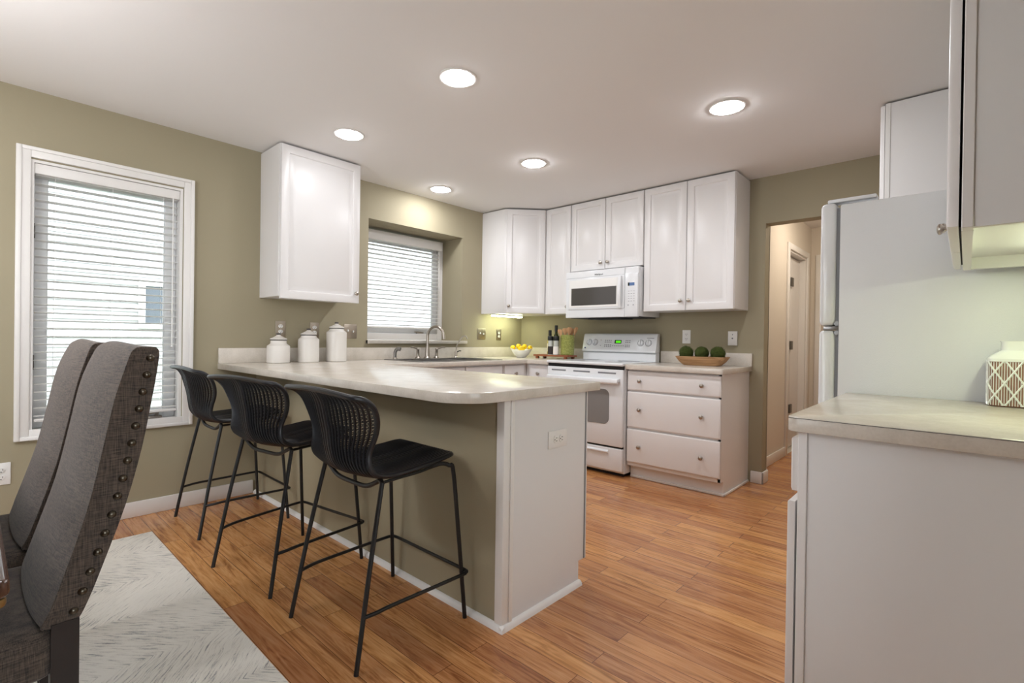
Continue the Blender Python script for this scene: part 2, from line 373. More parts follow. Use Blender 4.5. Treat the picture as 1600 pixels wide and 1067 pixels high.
# ------------------------------------------------------------------ room shell
H = 2.396
fl = MB().box(-.02, 5.2, -6.9, .02, -.06, 0).box(2.39, 3.7, .02, 2.3, -.06, 0)
struct('floor', fl, 'oak_floor', 'orange oak strip floor running through kitchen, dining end and hall')
ce = MB().box(-.5, 5.4, -7, 2.5, H, H+.12)
struct('ceiling', ce, 'ceiling_paint', 'flat white ceiling over the whole kitchen')
A = MB()
w1 = (-3.97, -3.27, .56, 2.03); w2 = (-1.943, -.896, 1.05, 2.0966)
for (y0, y1, z0, z1) in ((-7, w1[0], -.06, H), (w1[0], w1[1], -.06, w1[2]), (w1[0], w1[1], w1[3], H), (w1[1], w2[0], -.06, H), (w2[0], w2[1], -.06, w2[2]), (w2[0], w2[1], w2[3], H), (w2[1], .14, -.06, H)):
    A.box(-.14, 0, y0, y1, z0, z1)
# boxed-out bay around the sink window
A.box(-.42, -.14, w2[0]-.1, w2[1]+.1, w2[3], w2[3]+.1).box(-.42, -.14, w2[0]-.1, w2[1]+.1, w2[2]-.1, w2[2]-.002)
A.box(-.42, -.14, w2[0]-.1, w2[0], w2[2], w2[3]).box(-.42, -.14, w2[1], w2[1]+.1, w2[2], w2[3])
struct('wall_left', A, 'olive_paint', 'olive green wall with both windows')
B = MB().box(-.14, 2.525, 0, .12, -.06, H).box(2.525, 3.32, 0, .12, 2.032, H).box(3.32, 4.12, 0, .12, -.06, H)
struct('wall_back', B, 'olive_paint', 'olive green wall behind the range with the hall opening')
struct('wall_right', MB().box(4.0, 4.12, -3.05, 0, -.06, H).box(4.12, 5.2, -3.05, -2.93, -.06, H), 'olive_paint', 'olive wall behind the fridge')
struct('wall_dining', MB().box(5.2, 5.32, -7, -5.0, -.06, H).box(5.2, 5.32, -3.5, -2.93, -.06, H).box(5.2, 5.32, -5.0, -3.5, -.06, .6).box(5.2, 5.32, -5.0, -3.5, 2.12, H), 'olive_paint')
w3m = MB()  # unseen window added to bring in daylight from the right
for y0, y1 in ((-5.0, -4.92), (-4.29, -4.21), (-3.58, -3.5)): w3m.box(5.22, 5.30, y0, y1, .6, 2.12, .004)
w3m.box(5.22, 5.30, -4.92, -3.58, .6, .68, .004).box(5.22, 5.30, -4.92, -3.58, 2.04, 2.12, .004)
w3 = struct('added_window', w3m, 'white_trim', 'wide dining window added out of view to let in daylight')
MB().box(5.255, 5.26, -4.92, -3.58, .68, 2.04).build('pane', 'window_glass', w3)
RW = MB()
for (x0, x1, z0, z1) in ((-.14, .7, -.06, H), (2.0, 5.32, -.06, H), (.7, 2.0, 2.08, H)): RW.box(x0, x1, -7.0, -6.88, z0, z1)
struct('wall_rear', RW, 'olive_paint')
pd = MB()  # unseen glass door added so sky light enters from the rear
for x0, x1 in ((.7, .78), (1.92, 2.0), (1.31, 1.39)): pd.box(x0, x1, -6.97, -6.91, 0, 2.08, .004)
pd.box(.7, 2.0, -6.97, -6.91, 2.0, 2.08, .004).box(.7, 2.0, -6.97, -6.91, 0, .09, .004)
d2 = struct('added_patio_door', pd, 'white_trim', 'white sliding patio door added out of view for daylight')
MB().box(.78, 1.92, -6.945, -6.94, .09, 2.0).build('pane', 'window_glass', d2)
# hall
struct('wall_hall', MB().box(2.29, 2.39, .12, 1.25, -.06, H).box(2.29, 2.39, 1.25, 1.98, 2.03, H).box(2.29, 2.39, 1.98, 2.2, -.06, H).box(2.39, 2.525, .11, .13, -.06, H), 'hall_paint', 'cream wall along the left of the hall')
struct('wall_hall_end', MB().box(2.29, 3.7, 2.2, 2.3, -.06, H), 'hall_paint')
struct('wall_hall_right', MB().box(3.6, 3.7, .12, 2.2, -.06, H), 'hall_paint')
struct('wall_light_block', MB().box(1.6, 2.29, 1.1, 1.14, -.06, H).box(1.6, 2.29, 2.16, 2.2, -.06, H).box(1.6, 1.64, 1.1, 2.2, -.06, H).box(1.6, 2.39, 1.14, 2.2, -.06, 0), 'hall_paint')  # unseen box added behind the hall door to keep sky light out
dr = MB()
dr.box(2.39, 2.408, 1.19, 1.25, 0, 2.09, .004).box(2.39, 2.408, 1.98, 2.05, 0, 2.09, .004).box(2.39, 2.408, 1.25, 1.98, 2.03, 2.09, .004)
dr.box(2.29, 2.39, 1.25, 1.268, 0, 2.03).box(2.29, 2.39, 1.962, 1.98, 0, 2.03).box(2.29, 2.39, 1.268, 1.962, 2.012, 2.03)
d1 = struct('door_1', dr, 'white_trim', 'white cased door on the left of the hall, ajar with dark hinges')
MB().panel(.30, 1.99, .035, True, T((2.335, 1.28, .01)) @ rot('Z', 90)).build('door_leaf', 'white_cabinet', d1)
MB().panel(.34, 1.99, .035, False, T((2.33, 1.622, .01)) @ rot('Z', 90)).build('door_leaf', 'white_cabinet', d1)
for z in (.42, 1.08, 1.74):
    MB().box(2.335, 2.352, 1.56, 1.64, z-.045, z+.045, .003).build('hinge', 'hinge_grey', d1)
d3m = MB().box(2.44, 2.50, 2.182, 2.2, 0, 2.09, .004).box(3.26, 3.32, 2.182, 2.2, 0, 2.09, .004).box(2.50, 3.26, 2.182, 2.2, 2.03, 2.09, .004)
d3 = struct('door_3', d3m, 'white_trim', 'white cased door at the far end of the hall')
MB().panel(.74, 2.01, .01, True, T((2.51, 2.188, .01)), .11).build('door_leaf', 'hall_paint', d3)
for z in (.25, 1.05, 1.78): MB().box(2.50, 2.522, 2.176, 2.188, z-.045, z+.045, .003).build('hinge', 'brass_edge', d3)
# baseboards and corner trim
def base_run(name, pts, label=None):
    o = MB()
    for (x0, x1, y0, y1) in pts:
        o.box(x0, x1, y0, y1, 0, .092, .005)
    return struct(name, o, 'white_trim', label)
base_run('baseboard_left', [(.001, .015, -6.87, -2.835)], 'white baseboard under the large window')
base_run('baseboard_back', [(2.446, 2.54, -.0155, -.001), (2.5255, 2.54, -.0155, .125)], 'white baseboard turning the corner into the hall')
base_run('baseboard_hall', [(2.3905, 2.405, .135, 1.19), (2.3905, 2.405, 2.05, 2.18)], 'white baseboard along the hall')
base_run('baseboard_rear', [(2.0, 5.2, -6.879, -6.865), (.016, .7, -6.879, -6.865)])

# ------------------------------------------------------------------ windows
def picture_frame(o, y0, y1, z0, z1, w, x0, x1, bev=.003):
    o.box(x0, x1, y0, y0+w, z0, z1, bev); o.box(x0, x1, y1-w, y1, z0, z1, bev)
    o.box(x0, x1, y0+w, y1-w, z1-w, z1, bev); o.box(x0, x1, y0+w, y1-w, z0, z0+w, bev)
cs = MB(); picture_frame(cs, -4.026, -3.209, .525, 2.094, .058, .0005, .016); picture_frame(cs, -4.024, -3.211, .527, 2.092, .02, .014, .024, .004)
wn1 = struct('window_1', cs, 'white_trim', 'large casement window with white casing on the olive wall')
jm = MB(); picture_frame(jm, w1[0]+.001, w1[1]-.001, w1[2]+.001, w1[3]-.001, .014, -.135, .0005, 0); jm.build('jamb', 'white_trim', wn1)
sh = MB(); picture_frame(sh, w1[0]+.016, w1[1]-.016, w1[2]+.016, w1[3]-.016, .062, -.128, -.088, .005); sh.build('sash', 'sash_white', wn1)
MB().box(-.112, -.108, w1[0]+.07, w1[1]-.07, w1[2]+.07, w1[3]-.07).build('pane', 'window_glass', wn1)
ck = MB().box(-.085, -.05, -3.45, -3.36, .577, .592, .004).cyl((-.07, -3.385, .592), (-.055, -3.385, .615), .009); ck.tube([(-.055, -3.385, .612), (-.05, -3.43, .607), (-.045, -3.47, .6)], .005).ball((-.045, -3.472, .6), .009)
ck.build('crank', 'nickel', wn1)
lk = MB().box(-.087, -.07, -3.955, -3.945, 1.62, 1.70, .002).box(-.087, -.07, -3.955, -3.945, .9, .98, .002); lk.build('sash_lock', 'hinge_grey', wn1)
f2 = MB(); picture_frame(f2, w2[0]+.001, w2[1]-.001, w2[2]+.031, w2[3]-.012, .062, -.36, -.30, .004)
wn2 = struct('window_2', f2, 'white_trim', 'small window recessed behind the sink')
s2 = MB(); picture_frame(s2, w2[0]+.064, w2[1]-.064, 1.144, 2.022, .05, -.352, -.322, .004); s2.build('sash', 'sash_white', wn2)
MB().box(-.338, -.334, w2[0]+.1, w2[1]-.1, 1.19, 1.98).build('pane', 'window_glass', wn2)
ck = MB().box(-.32, -.300, -1.21, -1.13, 1.146, 1.158, .003); ck.tube([(-.305, -1.15, 1.155), (-.3, -1.2, 1.16), (-.297, -1.24, 1.158)], .005); ck.build('crank', 'nickel', wn2)
MB().box(-.359, .034, -1.957, -1.9435, 1.050, 1.080).box(-.30, .034, -1.9425, -.8965, 1.0505, 1.080, .003).box(.001, .034, -1.957, -.842, 1.050, 1.080, .004).build('window_stool', 'laminate', wn2)

def blind(name, label, x, y0, y1, ztop, zbot, pitch, val, tilt):
    t = thing(name, label, 'blind', (x, (y0+y1)/2, zbot), group=None)
    MB().box(x-.03, x+.036, y0-.006, y1+.006, ztop-val, ztop, .004).build('valance', 'white_trim', t)
    sl = MB(); z = zbot+.03; n = 0
    while z < ztop-val-.005:
        a = math.radians(tilt); h = .024
        pr = []
        for k in range(5):
            u = -h+2*h*k/4; pr.append((x+u*math.cos(a), z+u*math.sin(a)+.0035*(1-(u/h)**2)))
        q = pr+[(px, pz-.0022) for px, pz in reversed(pr)]
        sl.prism([(px, pz) for px, pz in q], y0, y1, axis='y'); z += pitch
    sl.build('slats', 'blind_slat', t)
    MB().box(x-.026, x+.026, y0, y1, zbot, zbot+.016, .004).build('bottom_rail', 'white_trim', t)
    cd = MB()
    for yy in (y0+.12*(y1-y0), (y0+y1)/2, y1-.12*(y1-y0)):
        for dx in (-.027, .027): cd.tube([(x+dx, yy, zbot+.01), (x+dx, yy, ztop-val)], .0009, 5)
    cd.build('ladder_cord', 'blind_white', t)
    wd = MB().tube([(x+.034, y1-.03, ztop-val), (x+.036, y1-.03, zbot+.42)], .003, 6).ball((x+.036, y1-.03, zbot+.41), .006, 8); wd.build('tilt_cord', 'blind_white', t)
    return t
blind('window_blind', 'tall white slatted blind hung in the large window', -.045, -3.948, -3.292, 2.014, .617, .0435, .055, 5)
blind('window_blind', 'short white slatted blind in the recessed window behind the sink', -.275, -1.872, -.965, 2.068, 1.19, .040, .085, 5)

# outside: neighbouring house, lawn
nh = MB(); z = -.6
prof = []
while z < 4.6:
    nh.prism([(-4.0, z), (-3.985, z), (-4.0, z+.115)], -14, 6, axis='y'); z += .11
nh.box(-4.2, -4.0, -14, 6, -.6, 4.6)
house = nh.build('neighbor_house', 'siding_white', None, 20); tag(house, 'white lap-sided house wall seen through the blinds', 'house')
nw = MB(); picture_frame(nw, -2.76, -1.9, 1.17, 1.78, .07, -3.985, -3.955); nw.build('window_frame', 'white_trim', house)
MB().box(-3.983, -3.975, -2.70, -1.96, 1.23, 1.72).build('window_pane', 'neighbour_glass', house)
struct('ground', MB().box(-14, -.2, -6.9, 8, -.75, -.6), 'lawn', 'lawn outside the windows')
struct('bounce_patio', MB().box(-3.5, 14, -14, -7.0, -.75, -.6).box(5.4, 14, -7.0, 2, -.75, -.6), 'bounce_concrete', 'pale concrete patio added out of view to bounce daylight indoors')  # unseen pale ground added to throw daylight up to the ceiling

# ------------------------------------------------------------------ knobs, cabinets
def knob(parent, p, d, r=.0155):
    """mushroom knob at p, sticking out along d"""
    p = Vector(p); d = Vector(d).normalized(); q = T(p) @ d.to_track_quat('Z', 'Y').to_matrix().to_4x4()
    prof = [(0, 0), (.009, 0), (.008, .004), (.0055, .008), (.006, .013), (r*.8, .017), (r, .021), (r*.95, .025), (r*.6, .0285), (0, .0295)]
    return MB().lathe(prof, n=20, mtx=q).build('knob', 'nickel', parent)
UZ0, UZ1 = 1.357, 2.386
UD = .312  # box depth; the doors add 2 cm
def upper(name, label, box, doors, wall, z0=UZ0, z1=UZ1, raised=True, dz0=None):
    """wall cabinet; wall 'x' = hung on the left wall facing +x, 'y' = back wall facing -y; doors = [(a0,a1,knob_a,knob_z)]"""
    a0, a1 = box; lo = (0, (a0+a1)/2, z0) if wall == 'x' else ((a0+a1)/2, 0, z0)
    t = thing(name, label, 'cabinet', lo)
    b = MB()
    if wall == 'x': b.box(.001, UD, a0, a1, z0, z1, .0015, 1)
    else: b.box(a0, a1, -UD, -.001, z0, z1, .0015, 1)
    b.build('body', 'white_cabinet', t)
    for (d0, d1, ka, kz) in doors:
        zz = z0-.004 if dz0 is None else dz0
        if wall == 'x': m = T((UD+.0215, d0, zz)) @ rot('Z', 90)
        else: m = T((d0, -UD-.0215, zz))
        d = MB().panel(d1-d0, z1-.002-zz, .02, raised, m).build('door', 'white_cabinet', t)
        if ka is not None:
            if wall == 'x': knob(d, (UD+.0215, ka, kz), (1, 0, 0))
            else: knob(d, (ka, -UD-.0215, kz), (0, -1, 0))
    return t
upper('wall_cabinet', 'single-door white wall cabinet between the two windows', (-2.803, -2.222), [(-2.796, -2.216, -2.249, 1.425)], 'x', z0=1.37, dz0=1.354)
# corner cabinet
t = thing('corner_wall_cabinet', 'diagonal corner white wall cabinet above the lemon bowl', 'cabinet', (.2, -.2, UZ0))
poly = [(.001, -.001), (.001, -.628), (.318, -.628), (.600, -.322), (.600, -.001)]
MB().prism(poly, UZ0, UZ1, .0015, seg=1).build('body', 'white_cabinet', t)
ang = math.atan2(.306, .282); dl = math.hypot(.306, .282); nx, ny = math.sin(ang), -math.cos(ang)
m = T((.318+.02*math.cos(ang)+.0215*nx, -.628+.02*math.sin(ang)+.0215*ny, UZ0+.003)) @ Matrix.Rotation(ang, 4, 'Z')
d = MB().panel(dl-.032, UZ1-UZ0-.006, .02, True, m).build('door', 'white_cabinet', t)
kp = m @ Vector((.025, 0, .07)); knob(d, kp, (nx, ny, 0))
upper('wall_cabinet', 'narrow single-door white wall cabinet between corner cabinet and microwave', (.602, .906), [(.606, .902, .878, 1.42)], 'y')
upper('wall_cabinet', 'short two-door white wall cabinet above the microwave', (.908, 1.660), [(.911, 1.282, 1.245, 1.806), (1.286, 1.657, 1.318, 1.806)], 'y', z0=1.752)
upper('wall_cabinet', 'tall two-door white wall cabinet right of the microwave', (1.664, 2.406), [(1.667, 2.033, 1.997, 1.43), (2.037, 2.403, 2.066, 1.43)], 'y')

# base cabinets
def carcass(b, x0, x1, y0, y1, toe_side, z1=.874):
    pass
# drawer base right of the range
t = thing('base_cabinet', 'three-drawer white base cabinet right of the range', 'cabinet', (2.05, -.3, 0))
b = MB().box(1.686, 2.423, -.598, -.001, .105, .874, .0015, 1).box(1.686, 2.404, -.54, -.001, 0, .105)
b.prism([(-.001, 0), (-.001, .874), (-.598, .874), (-.598, .105), (-.545, .105), (-.545, 0)], 2.404, 2.4235, axis='x')
b.build('body', 'white_cabinet', t)
sm = MB().box(1.69, 2.4375, -.556, -.5405, 0, .02, .006).box(2.424, 2.4375, -.556, -.016, 0, .02, .006); sm.build('shoe_molding', 'white_trim', t)
for z0, z1, kz in ((.712, .862, .787), (.416, .698, .561), (.137, .400, .267)):
    d = MB().panel(2.4225-1.69, z1-z0, .02, False, T((1.69, -.6195, z0))).build('drawer', 'white_cabinet', t)
    knob(d, (1.802, -.6195, kz), (0, -1, 0)); knob(d, (2.293, -.6195, kz), (0, -1, 0))
# corner and sink run
t = thing('base_cabinet', 'white base cabinet left of the range in the corner', 'cabinet', (.6, -.3, 0))
MB().box(.605, .893, -.598, -.001, .105, .874).box(.605, .893, -.54, -.001, 0, .105).build('body', 'white_cabinet', t)
d = MB().panel(.24, .15, .02, False, T((.648, -.6195, .712))).build('drawer', 'white_cabinet', t); knob(d, (.768, -.6195, .787), (0, -1, 0))
d = MB().panel(.24, .56, .02, True, T((.648, -.6195, .137))).build('door', 'white_cabinet', t); knob(d, (.86, -.6195, .64), (0, -1, 0))
t = thing('base_cabinet', 'white base cabinet beside the sink in the corner', 'cabinet', (.3, -.5, 0))
MB().box(.001, .598, -.92, -.001, .105, .874).box(.001, .54, -.92, -.001, 0, .105).build('body', 'white_cabinet', t)
d = MB().panel(.265, .15, .02, False, T((.6195, -.912, .712)) @ rot('Z', 90)).build('drawer', 'white_cabinet', t); knob(d, (.6195, -.78, .787), (1, 0, 0))
d = MB().panel(.265, .56, .02, True, T((.6195, -.912, .137)) @ rot('Z', 90)).build('door', 'white_cabinet', t); knob(d, (.6195, -.68, .64), (1, 0, 0))
t = thing('base_cabinet', 'white sink base cabinet under the double sink', 'cabinet', (.3, -1.5, 0))
MB().box(.001, .598, -2.21, -.924, .105, .70).box(.58, .598, -2.21, -.924, .70, .874).box(.001, .54, -2.21, -.924, 0, .105).build('body', 'white_cabinet', t)
for y0, y1, ky in ((-1.83, -1.40, -1.43), (-1.385, -.95, -1.35)):
    d = MB().panel(y1-y0, .15, .02, False, T((.6195, y0, .712)) @ rot('Z', 90)).build('drawer', 'white_cabinet', t)
    d = MB().panel(y1-y0, .56, .02, True, T((.6195, y0, .137)) @ rot('Z', 90)).build('door', 'white_cabinet', t); knob(d, (.6195, ky, .64), (1, 0, 0))
# peninsula
PX, PY0, PY1 = 2.409, -2.817, -2.262
t = thing('peninsula_cabinet', 'long peninsula base with olive back panel and white end panel', 'cabinet', (1.2, -2.55, 0))
MB().box(.602, PX-.022, PY0+.026, PY1, .105, .874).box(.602, PX-.022, PY0+.026, PY1-.055, 0, .105).box(.001, .602, PY0+.026, PY1+.04, 0, .874).build('body', 'white_cabinet', t)
MB().box(.001, PX-.036, PY0, PY0+.025, 0, .875).build('back_panel', 'olive_paint', t)['label'] = 'olive painted back panel'
MB().prism([(PY0+.004, 0), (PY0+.004, .875), (PY1+.001, .875), (PY1+.001, .105), (PY1-.055, .105), (PY1-.055, 0)], PX-.02, PX, axis='x').build('end_panel', 'white_laminate', t)
MB().box(PX-.036, PX+.004, PY0-.006, PY0+.03, 0, .875, .003).box(PX+.0005, PX+.008, PY0+.03, PY0+.05, .02, .875, .003).build('corner_trim', 'white_trim', t)
sm = MB().prism([(PY0-.02, 0), (PY0-.0005, 0), (PY0-.0005, .022), (PY0-.009, .020), (PY0-.017, .012)], .016, PX+.018, axis='x')
sm.prism([(PX+.0005, 0), (PX+.020, 0), (PX+.017, .012), (PX+.009, .020), (PX+.0005, .022)], PY0-.018, PY1-.05, axis='y')
sm.build('shoe_molding', 'white_trim', t)
MB().box(PX-.001, PX+.0015, PY1-.018, PY1-.008, .105, .873).build('edge_line', 'gasket_grey', t)
xs = [.66, 1.09, 1.52, 1.95, 2.39]
for i in range(4):
    x1, x0 = xs[i]+.004, xs[i+1]-.004
    d = MB().panel(x0-x1, .15, .02, False, T((x0, PY1+.0215, .712)) @ rot('Z', 180)).build('drawer', 'white_cabinet', t); knob(d, ((x0+x1)/2, PY1+.0215, .787), (0, 1, 0))
    d = MB().panel(x0-x1, .56, .02, True, T((x0, PY1+.0215, .137)) @ rot('Z', 180)).build('door', 'white_cabinet', t); knob(d, (x0-.035 if i % 2 else x1+.035, PY1+.0215, .64), (0, 1, 0))

# countertops
def arc(cx, cy, r, a0, a1, n=8): return [(cx+r*math.cos(math.radians(a0+(a1-a0)*k/n)), cy+r*math.sin(math.radians(a0+(a1-a0)*k/n))) for k in range(n+1)]
CZ0, CZ1 = .876, .914
u = [(.001, -.001), (.001, -3.064)] + arc(2.454-.16, -3.064+.16, .16, -90, 0, 12) + arc(2.454-.012, -2.218-.012, .012, 0, 90, 3) + [(.644, -2.218), (.644, -.644), (.897, -.644), (.897, -.001)]
hole = [(.135, -1.80), (.135, -.955), (.565, -.955), (.565, -1.80)]
t = thing('countertop', 'U-shaped beige laminate countertop over peninsula, sink and corner', 'countertop', (1.2, -2.6, CZ0))
MB().prism(u, CZ0, CZ1, .003, holes=[hole]).build('worktop', 'laminate', t)
MB().box(.001, .021, -3.063, -.001, CZ1, 1.016, .003).box(.021, .897, -.021, -.001, CZ1, 1.016, .003).build('backsplash', 'laminate', t)
t = thing('countertop', 'short beige laminate countertop right of the range', 'countertop', (2.05, -.3, CZ0))
MB().prism([(1.6815, -.001), (1.6815, -.644)] + arc(2.446-.012, -.644+.012, .012, -90, 0, 3) + [(2.446, -.001)], CZ0, CZ1, .003).build('worktop', 'laminate', t)
MB().box(1.6815, 2.446, -.021, -.001, CZ1, 1.016, .003).build('backsplash', 'laminate', t)

# sink
t = thing('kitchen_sink', 'dark steel double-bowl drop-in sink under the small window', 'sink', (.33, -1.38, .914))
rim = [(.068, -1.822), (.068, -.932), (.605, -.932), (.605, -1.822)]
h1 = [(.15, -1.785), (.15, -1.395), (.55, -1.395), (.55, -1.785)]; h2 = [(.15, -1.365), (.15, -.97), (.55, -.97), (.55, -1.365)]
MB().prism(rim, .9145, .920, .0015, holes=[h1, h2], seg=1).build('rim', 'brushed_steel', t)
for hh in (h1, h2):
    (x0, y0), (_, y1), (x1, _), _ = hh; g = MB(); e = .0
    def ring(i, z): return [(x0+i, y0+i, z), (x1-i, y0+i, z), (x1-i, y1-i, z), (x0+i, y1-i, z)]
    g.rings([ring(0, .918), ring(.004, .78), ring(.03, .74)], cap0=False); g.build('basin', 'brushed_steel', t)
# faucet set
t = thing('faucet', 'tall brushed nickel gooseneck faucet with two lever handles', 'faucet', (.105, -1.395, .920))
MB().lathe([(0, 0), (.033, 0), (.033, .006), (.022, .018), (.017, .09), (.0135, .11), (0, .11)], (.105, -1.395, .920), 24).build('base', 'nickel', t)
sp = [(.105, -1.395, 1.01), (.105, -1.395, 1.10)] + [(.105+.083-.083*math.cos(math.radians(a)), -1.395+.025*(1-math.cos(math.radians(a)))/2*2, 1.115+.09*math.sin(math.radians(a))) for a in range(0, 171, 10)]
e = sp[-1]; sp += [(e[0]+.004, e[1]+.001, e[2]-.02)]
s = MB().tube(sp, [.0125]*(len(sp)-1)+[.0125], 14); s.cyl(e, (e[0]+.006, e[1]+.001, e[2]-.034), .0155, n=18); s.build('spout', 'nickel', t)
for sy in (-1, 1):
    yy = -1.395+sy*.105
    hm = MB().lathe([(0, 0), (.026, 0), (.026, .006), (.015, .02), (.0125, .075), (.016, .082), (.012, .092), (0, .094)], (.105, yy, .920), 20)
    hm.tube([(.105, yy, 1.005), (.107, yy+sy*.03, 1.012), (.115, yy+sy*.062, 1.020), (.12, yy+sy*.085, 1.018)], [.009, .008, .007, .006], 10); hm.build('handle', 'nickel', t)
t = thing('side_sprayer', 'dark nickel side sprayer left of the gooseneck faucet', 'sprayer', (.10, -1.735, .920))
MB().lathe([(0, 0), (.021, 0), (.021, .004), (.014, .014), (0, .014)], (.10, -1.735, .920), 20).build('base', 'nickel', t)
MB().tube([(.10, -1.735, .93), (.10, -1.735, .975), (.107, -1.73, .997), (.125, -1.72, 1.008), (.142, -1.71, 1.004)], [.0125, .0135, .0145, .0165, .0165], 14).build('nozzle', 'brushed_steel', t)
t = thing('drinking_tap', 'slim nickel drinking water tap with thin bent spout', 'faucet', (.095, -1.045, .920))
MB().lathe([(0, 0), (.019, 0), (.019, .004), (.0125, .012), (.0125, .055), (.009, .062), (0, .062)], (.095, -1.045, .920), 20).build('base', 'nickel', t)
MB().tube(catmull([(.095, -1.045, .975), (.097, -1.044, 1.01), (.113, -1.035, 1.06), (.145, -1.02, 1.11), (.166, -1.01, 1.126), (.185, -1.0, 1.122), (.196, -.994, 1.10)], 4), .0055, 10).build('spout', 'nickel', t)
MB().tube([(.10, -1.04, .972), (.115, -1.02, .985), (.125, -1.008, .983)], [.006, .005, .006], 8).build('lever', 'plastic_black', t)

# ------------------------------------------------------------------ range
RX0, RX1 = .902, 1.678
t = thing('range', 'white freestanding electric range with green clock', 'range', (1.29, -.33, 0))
MB().box(RX0, RX1, -.63, -.028, .03, .896, .002, 1).build('body', 'appliance_white', t)
MB().box(RX0-.0005, RX1+.0005, -.675, -.10, .897, .921, .008, 3).build('cooktop', 'appliance_white', t)
for (x, y, r) in ((1.09, -.50, .095), (1.49, -.50, .075), (1.09, -.24, .075), (1.49, -.24, .095)):
    MB().tube([(x+r*math.cos(2*PI*k/32), y+r*math.sin(2*PI*k/32), .9212) for k in range(32)], .0016, 6, closed=True).build('burner_ring', 'mark_grey', t)
bgp = MB().prism([(-.10, .90), (-.10, .985), (-.088, .995), (-.028, .995), (-.028, .90)], RX0+.006, RX1-.006, axis='x'); bgp.box(RX0+.004, RX1-.004, -.08, -.028, .99, 1.15, .01)
bgp.build('backguard', 'appliance_white', t)
ctl = MB().prism([(-.118, .998), (-.112, 1.02), (-.078, 1.16), (-.066, 1.170), (-.04, 1.170), (-.03, 1.16), (-.03, .998)], RX0, RX1, axis='x', bev=.006)
cp_ = ctl.build('control_panel', 'appliance_white', t)
def cpy(z): return -.112+(z-1.02)/.14*.034
tiltm = rot('X', -math.degrees(math.atan2(.034, .14)))
def on_panel(x, z, d=0): return T((x, cpy(z)-d, z)) @ tiltm
for x, mt in ((.975, 'appliance_white'), (1.042, 'appliance_white'), (1.525, 'appliance_white'), (1.600, 'appliance_white')):
    k = MB(); mm = on_panel(x, 1.085) @ rot('X', 90)
    k.lathe([(0, 0), (.026, 0), (.025, .006), (.021, .012), (0, .013)], n=28, mtx=mm); k.box(-.006, .006, -.023, .023, .010, .026, .003, mtx=mm)
    kk = k.build('knob', mt, cp_)
    r = MB().tube([tuple(mm @ Vector((.030*math.cos(2*PI*q/28), .030*math.sin(2*PI*q/28), .0005))) for q in range(28)], .0016, 5, closed=True); r.build('knob_marking', 'mark_grey', cp_)
MB().box(-.036, .036, -.001, .001, -.017, .017, mtx=on_panel(1.291, 1.092)).build('display_window', 'display_dark', cp_)
MB().box(-.022, .030, -.002, -.0008, -.010, .010, mtx=on_panel(1.291, 1.092)).build('clock_display', 'display_green', cp_)
bt = MB()
for x in (1.155, 1.175, 1.195, 1.215, 1.375, 1.393, 1.413):
    for z in (1.104, 1.088, 1.062, 1.048): bt.box(-.006, .006, -.0012, .0008, -.0035, .0035, mtx=on_panel(x, z))
for x in (1.24, 1.262, 1.284, 1.306, 1.328, 1.35): bt.box(-.005, .005, -.0012, .0008, -.0035, .0035, mtx=on_panel(x, 1.055))
bt.build('button', 'mark_grey', cp_)
MB().ball((1.105, cpy(1.107), 1.107), .004, 8).build('indicator_light', 'mark_red', cp_); MB().ball((1.105, cpy(1.055), 1.055), .004, 8).build('indicator_light', 'mark_grey', cp_)
MB().cyl((.935, cpy(1.03)-.0015, 1.03), (.935, cpy(1.03)+.001, 1.03), .009).build('emblem', 'mark_blue', cp_)
tm = MB().box(1.58, 1.65, cpy(1.13)-.001, cpy(1.13)+.002, 1.127, 1.131); tm.build('panel_marking', 'mark_grey', cp_)
dr = MB().box(RX0+.004, RX1-.004, -.662, -.6305, .245, .868, .008, 3).build('oven_door', 'appliance_white', t)
MB().box(RX0+.01, RX1-.01, -.652, -.630, .868, .897).build('door_gap_shade', 'dark_gap', t)  # dark strip standing in for shade above the oven door
MB().box(RX0+.008, RX1-.008, -.640, -.630, .232, .246).build('drawer_gap_shade', 'dark_gap', t)  # dark strip painted in for the shade between door and drawer
rr = []; x0, x1, z0, z1, rd = 1.03, 1.55, .42, .705, .05
rr = arc(x1-rd, z0+rd, rd, -90, 0)+arc(x1-rd, z1-rd, rd, 0, 90)+arc(x0+rd, z1-rd, rd, 90, 180)+arc(x0+rd, z0+rd, rd, 180, 270)
MB().prism(rr, -.6655, -.660, .001, axis='y', seg=1).build('window', 'oven_glass', dr)
hd = MB(); hd.prism([(-.705, .752), (-.712, .765), (-.708, .79), (-.695, .795), (-.668, .80), (-.664, .796), (-.664, .770), (-.69, .768), (-.695, .752)], RX0+.03, RX1-.03, axis='x', bev=.003); hd.build('handle', 'appliance_white', dr)
vt = MB()
for a, c in ((.955, 1.11), (1.19, 1.36), (1.44, 1.61)): vt.box(a, c, -.6635, -.660, .832, .845, .001)
vt.build('vent_slot', 'gasket_grey', dr)
dw = MB().box(RX0+.004, RX1-.004, -.658, -.6305, .045, .230, .008, 3).build('drawer', 'appliance_white', t)
MB().prism([(-.672, .19), (-.672, .2), (-.657, .213), (-.657, .185)], RX0+.13, RX1-.13, axis='x', bev=.002).build('handle', 'appliance_white', dw)
MB().box(RX0+.02, RX1-.02, -.60, -.05, .0, .032).build('base', 'dark_gap', t)
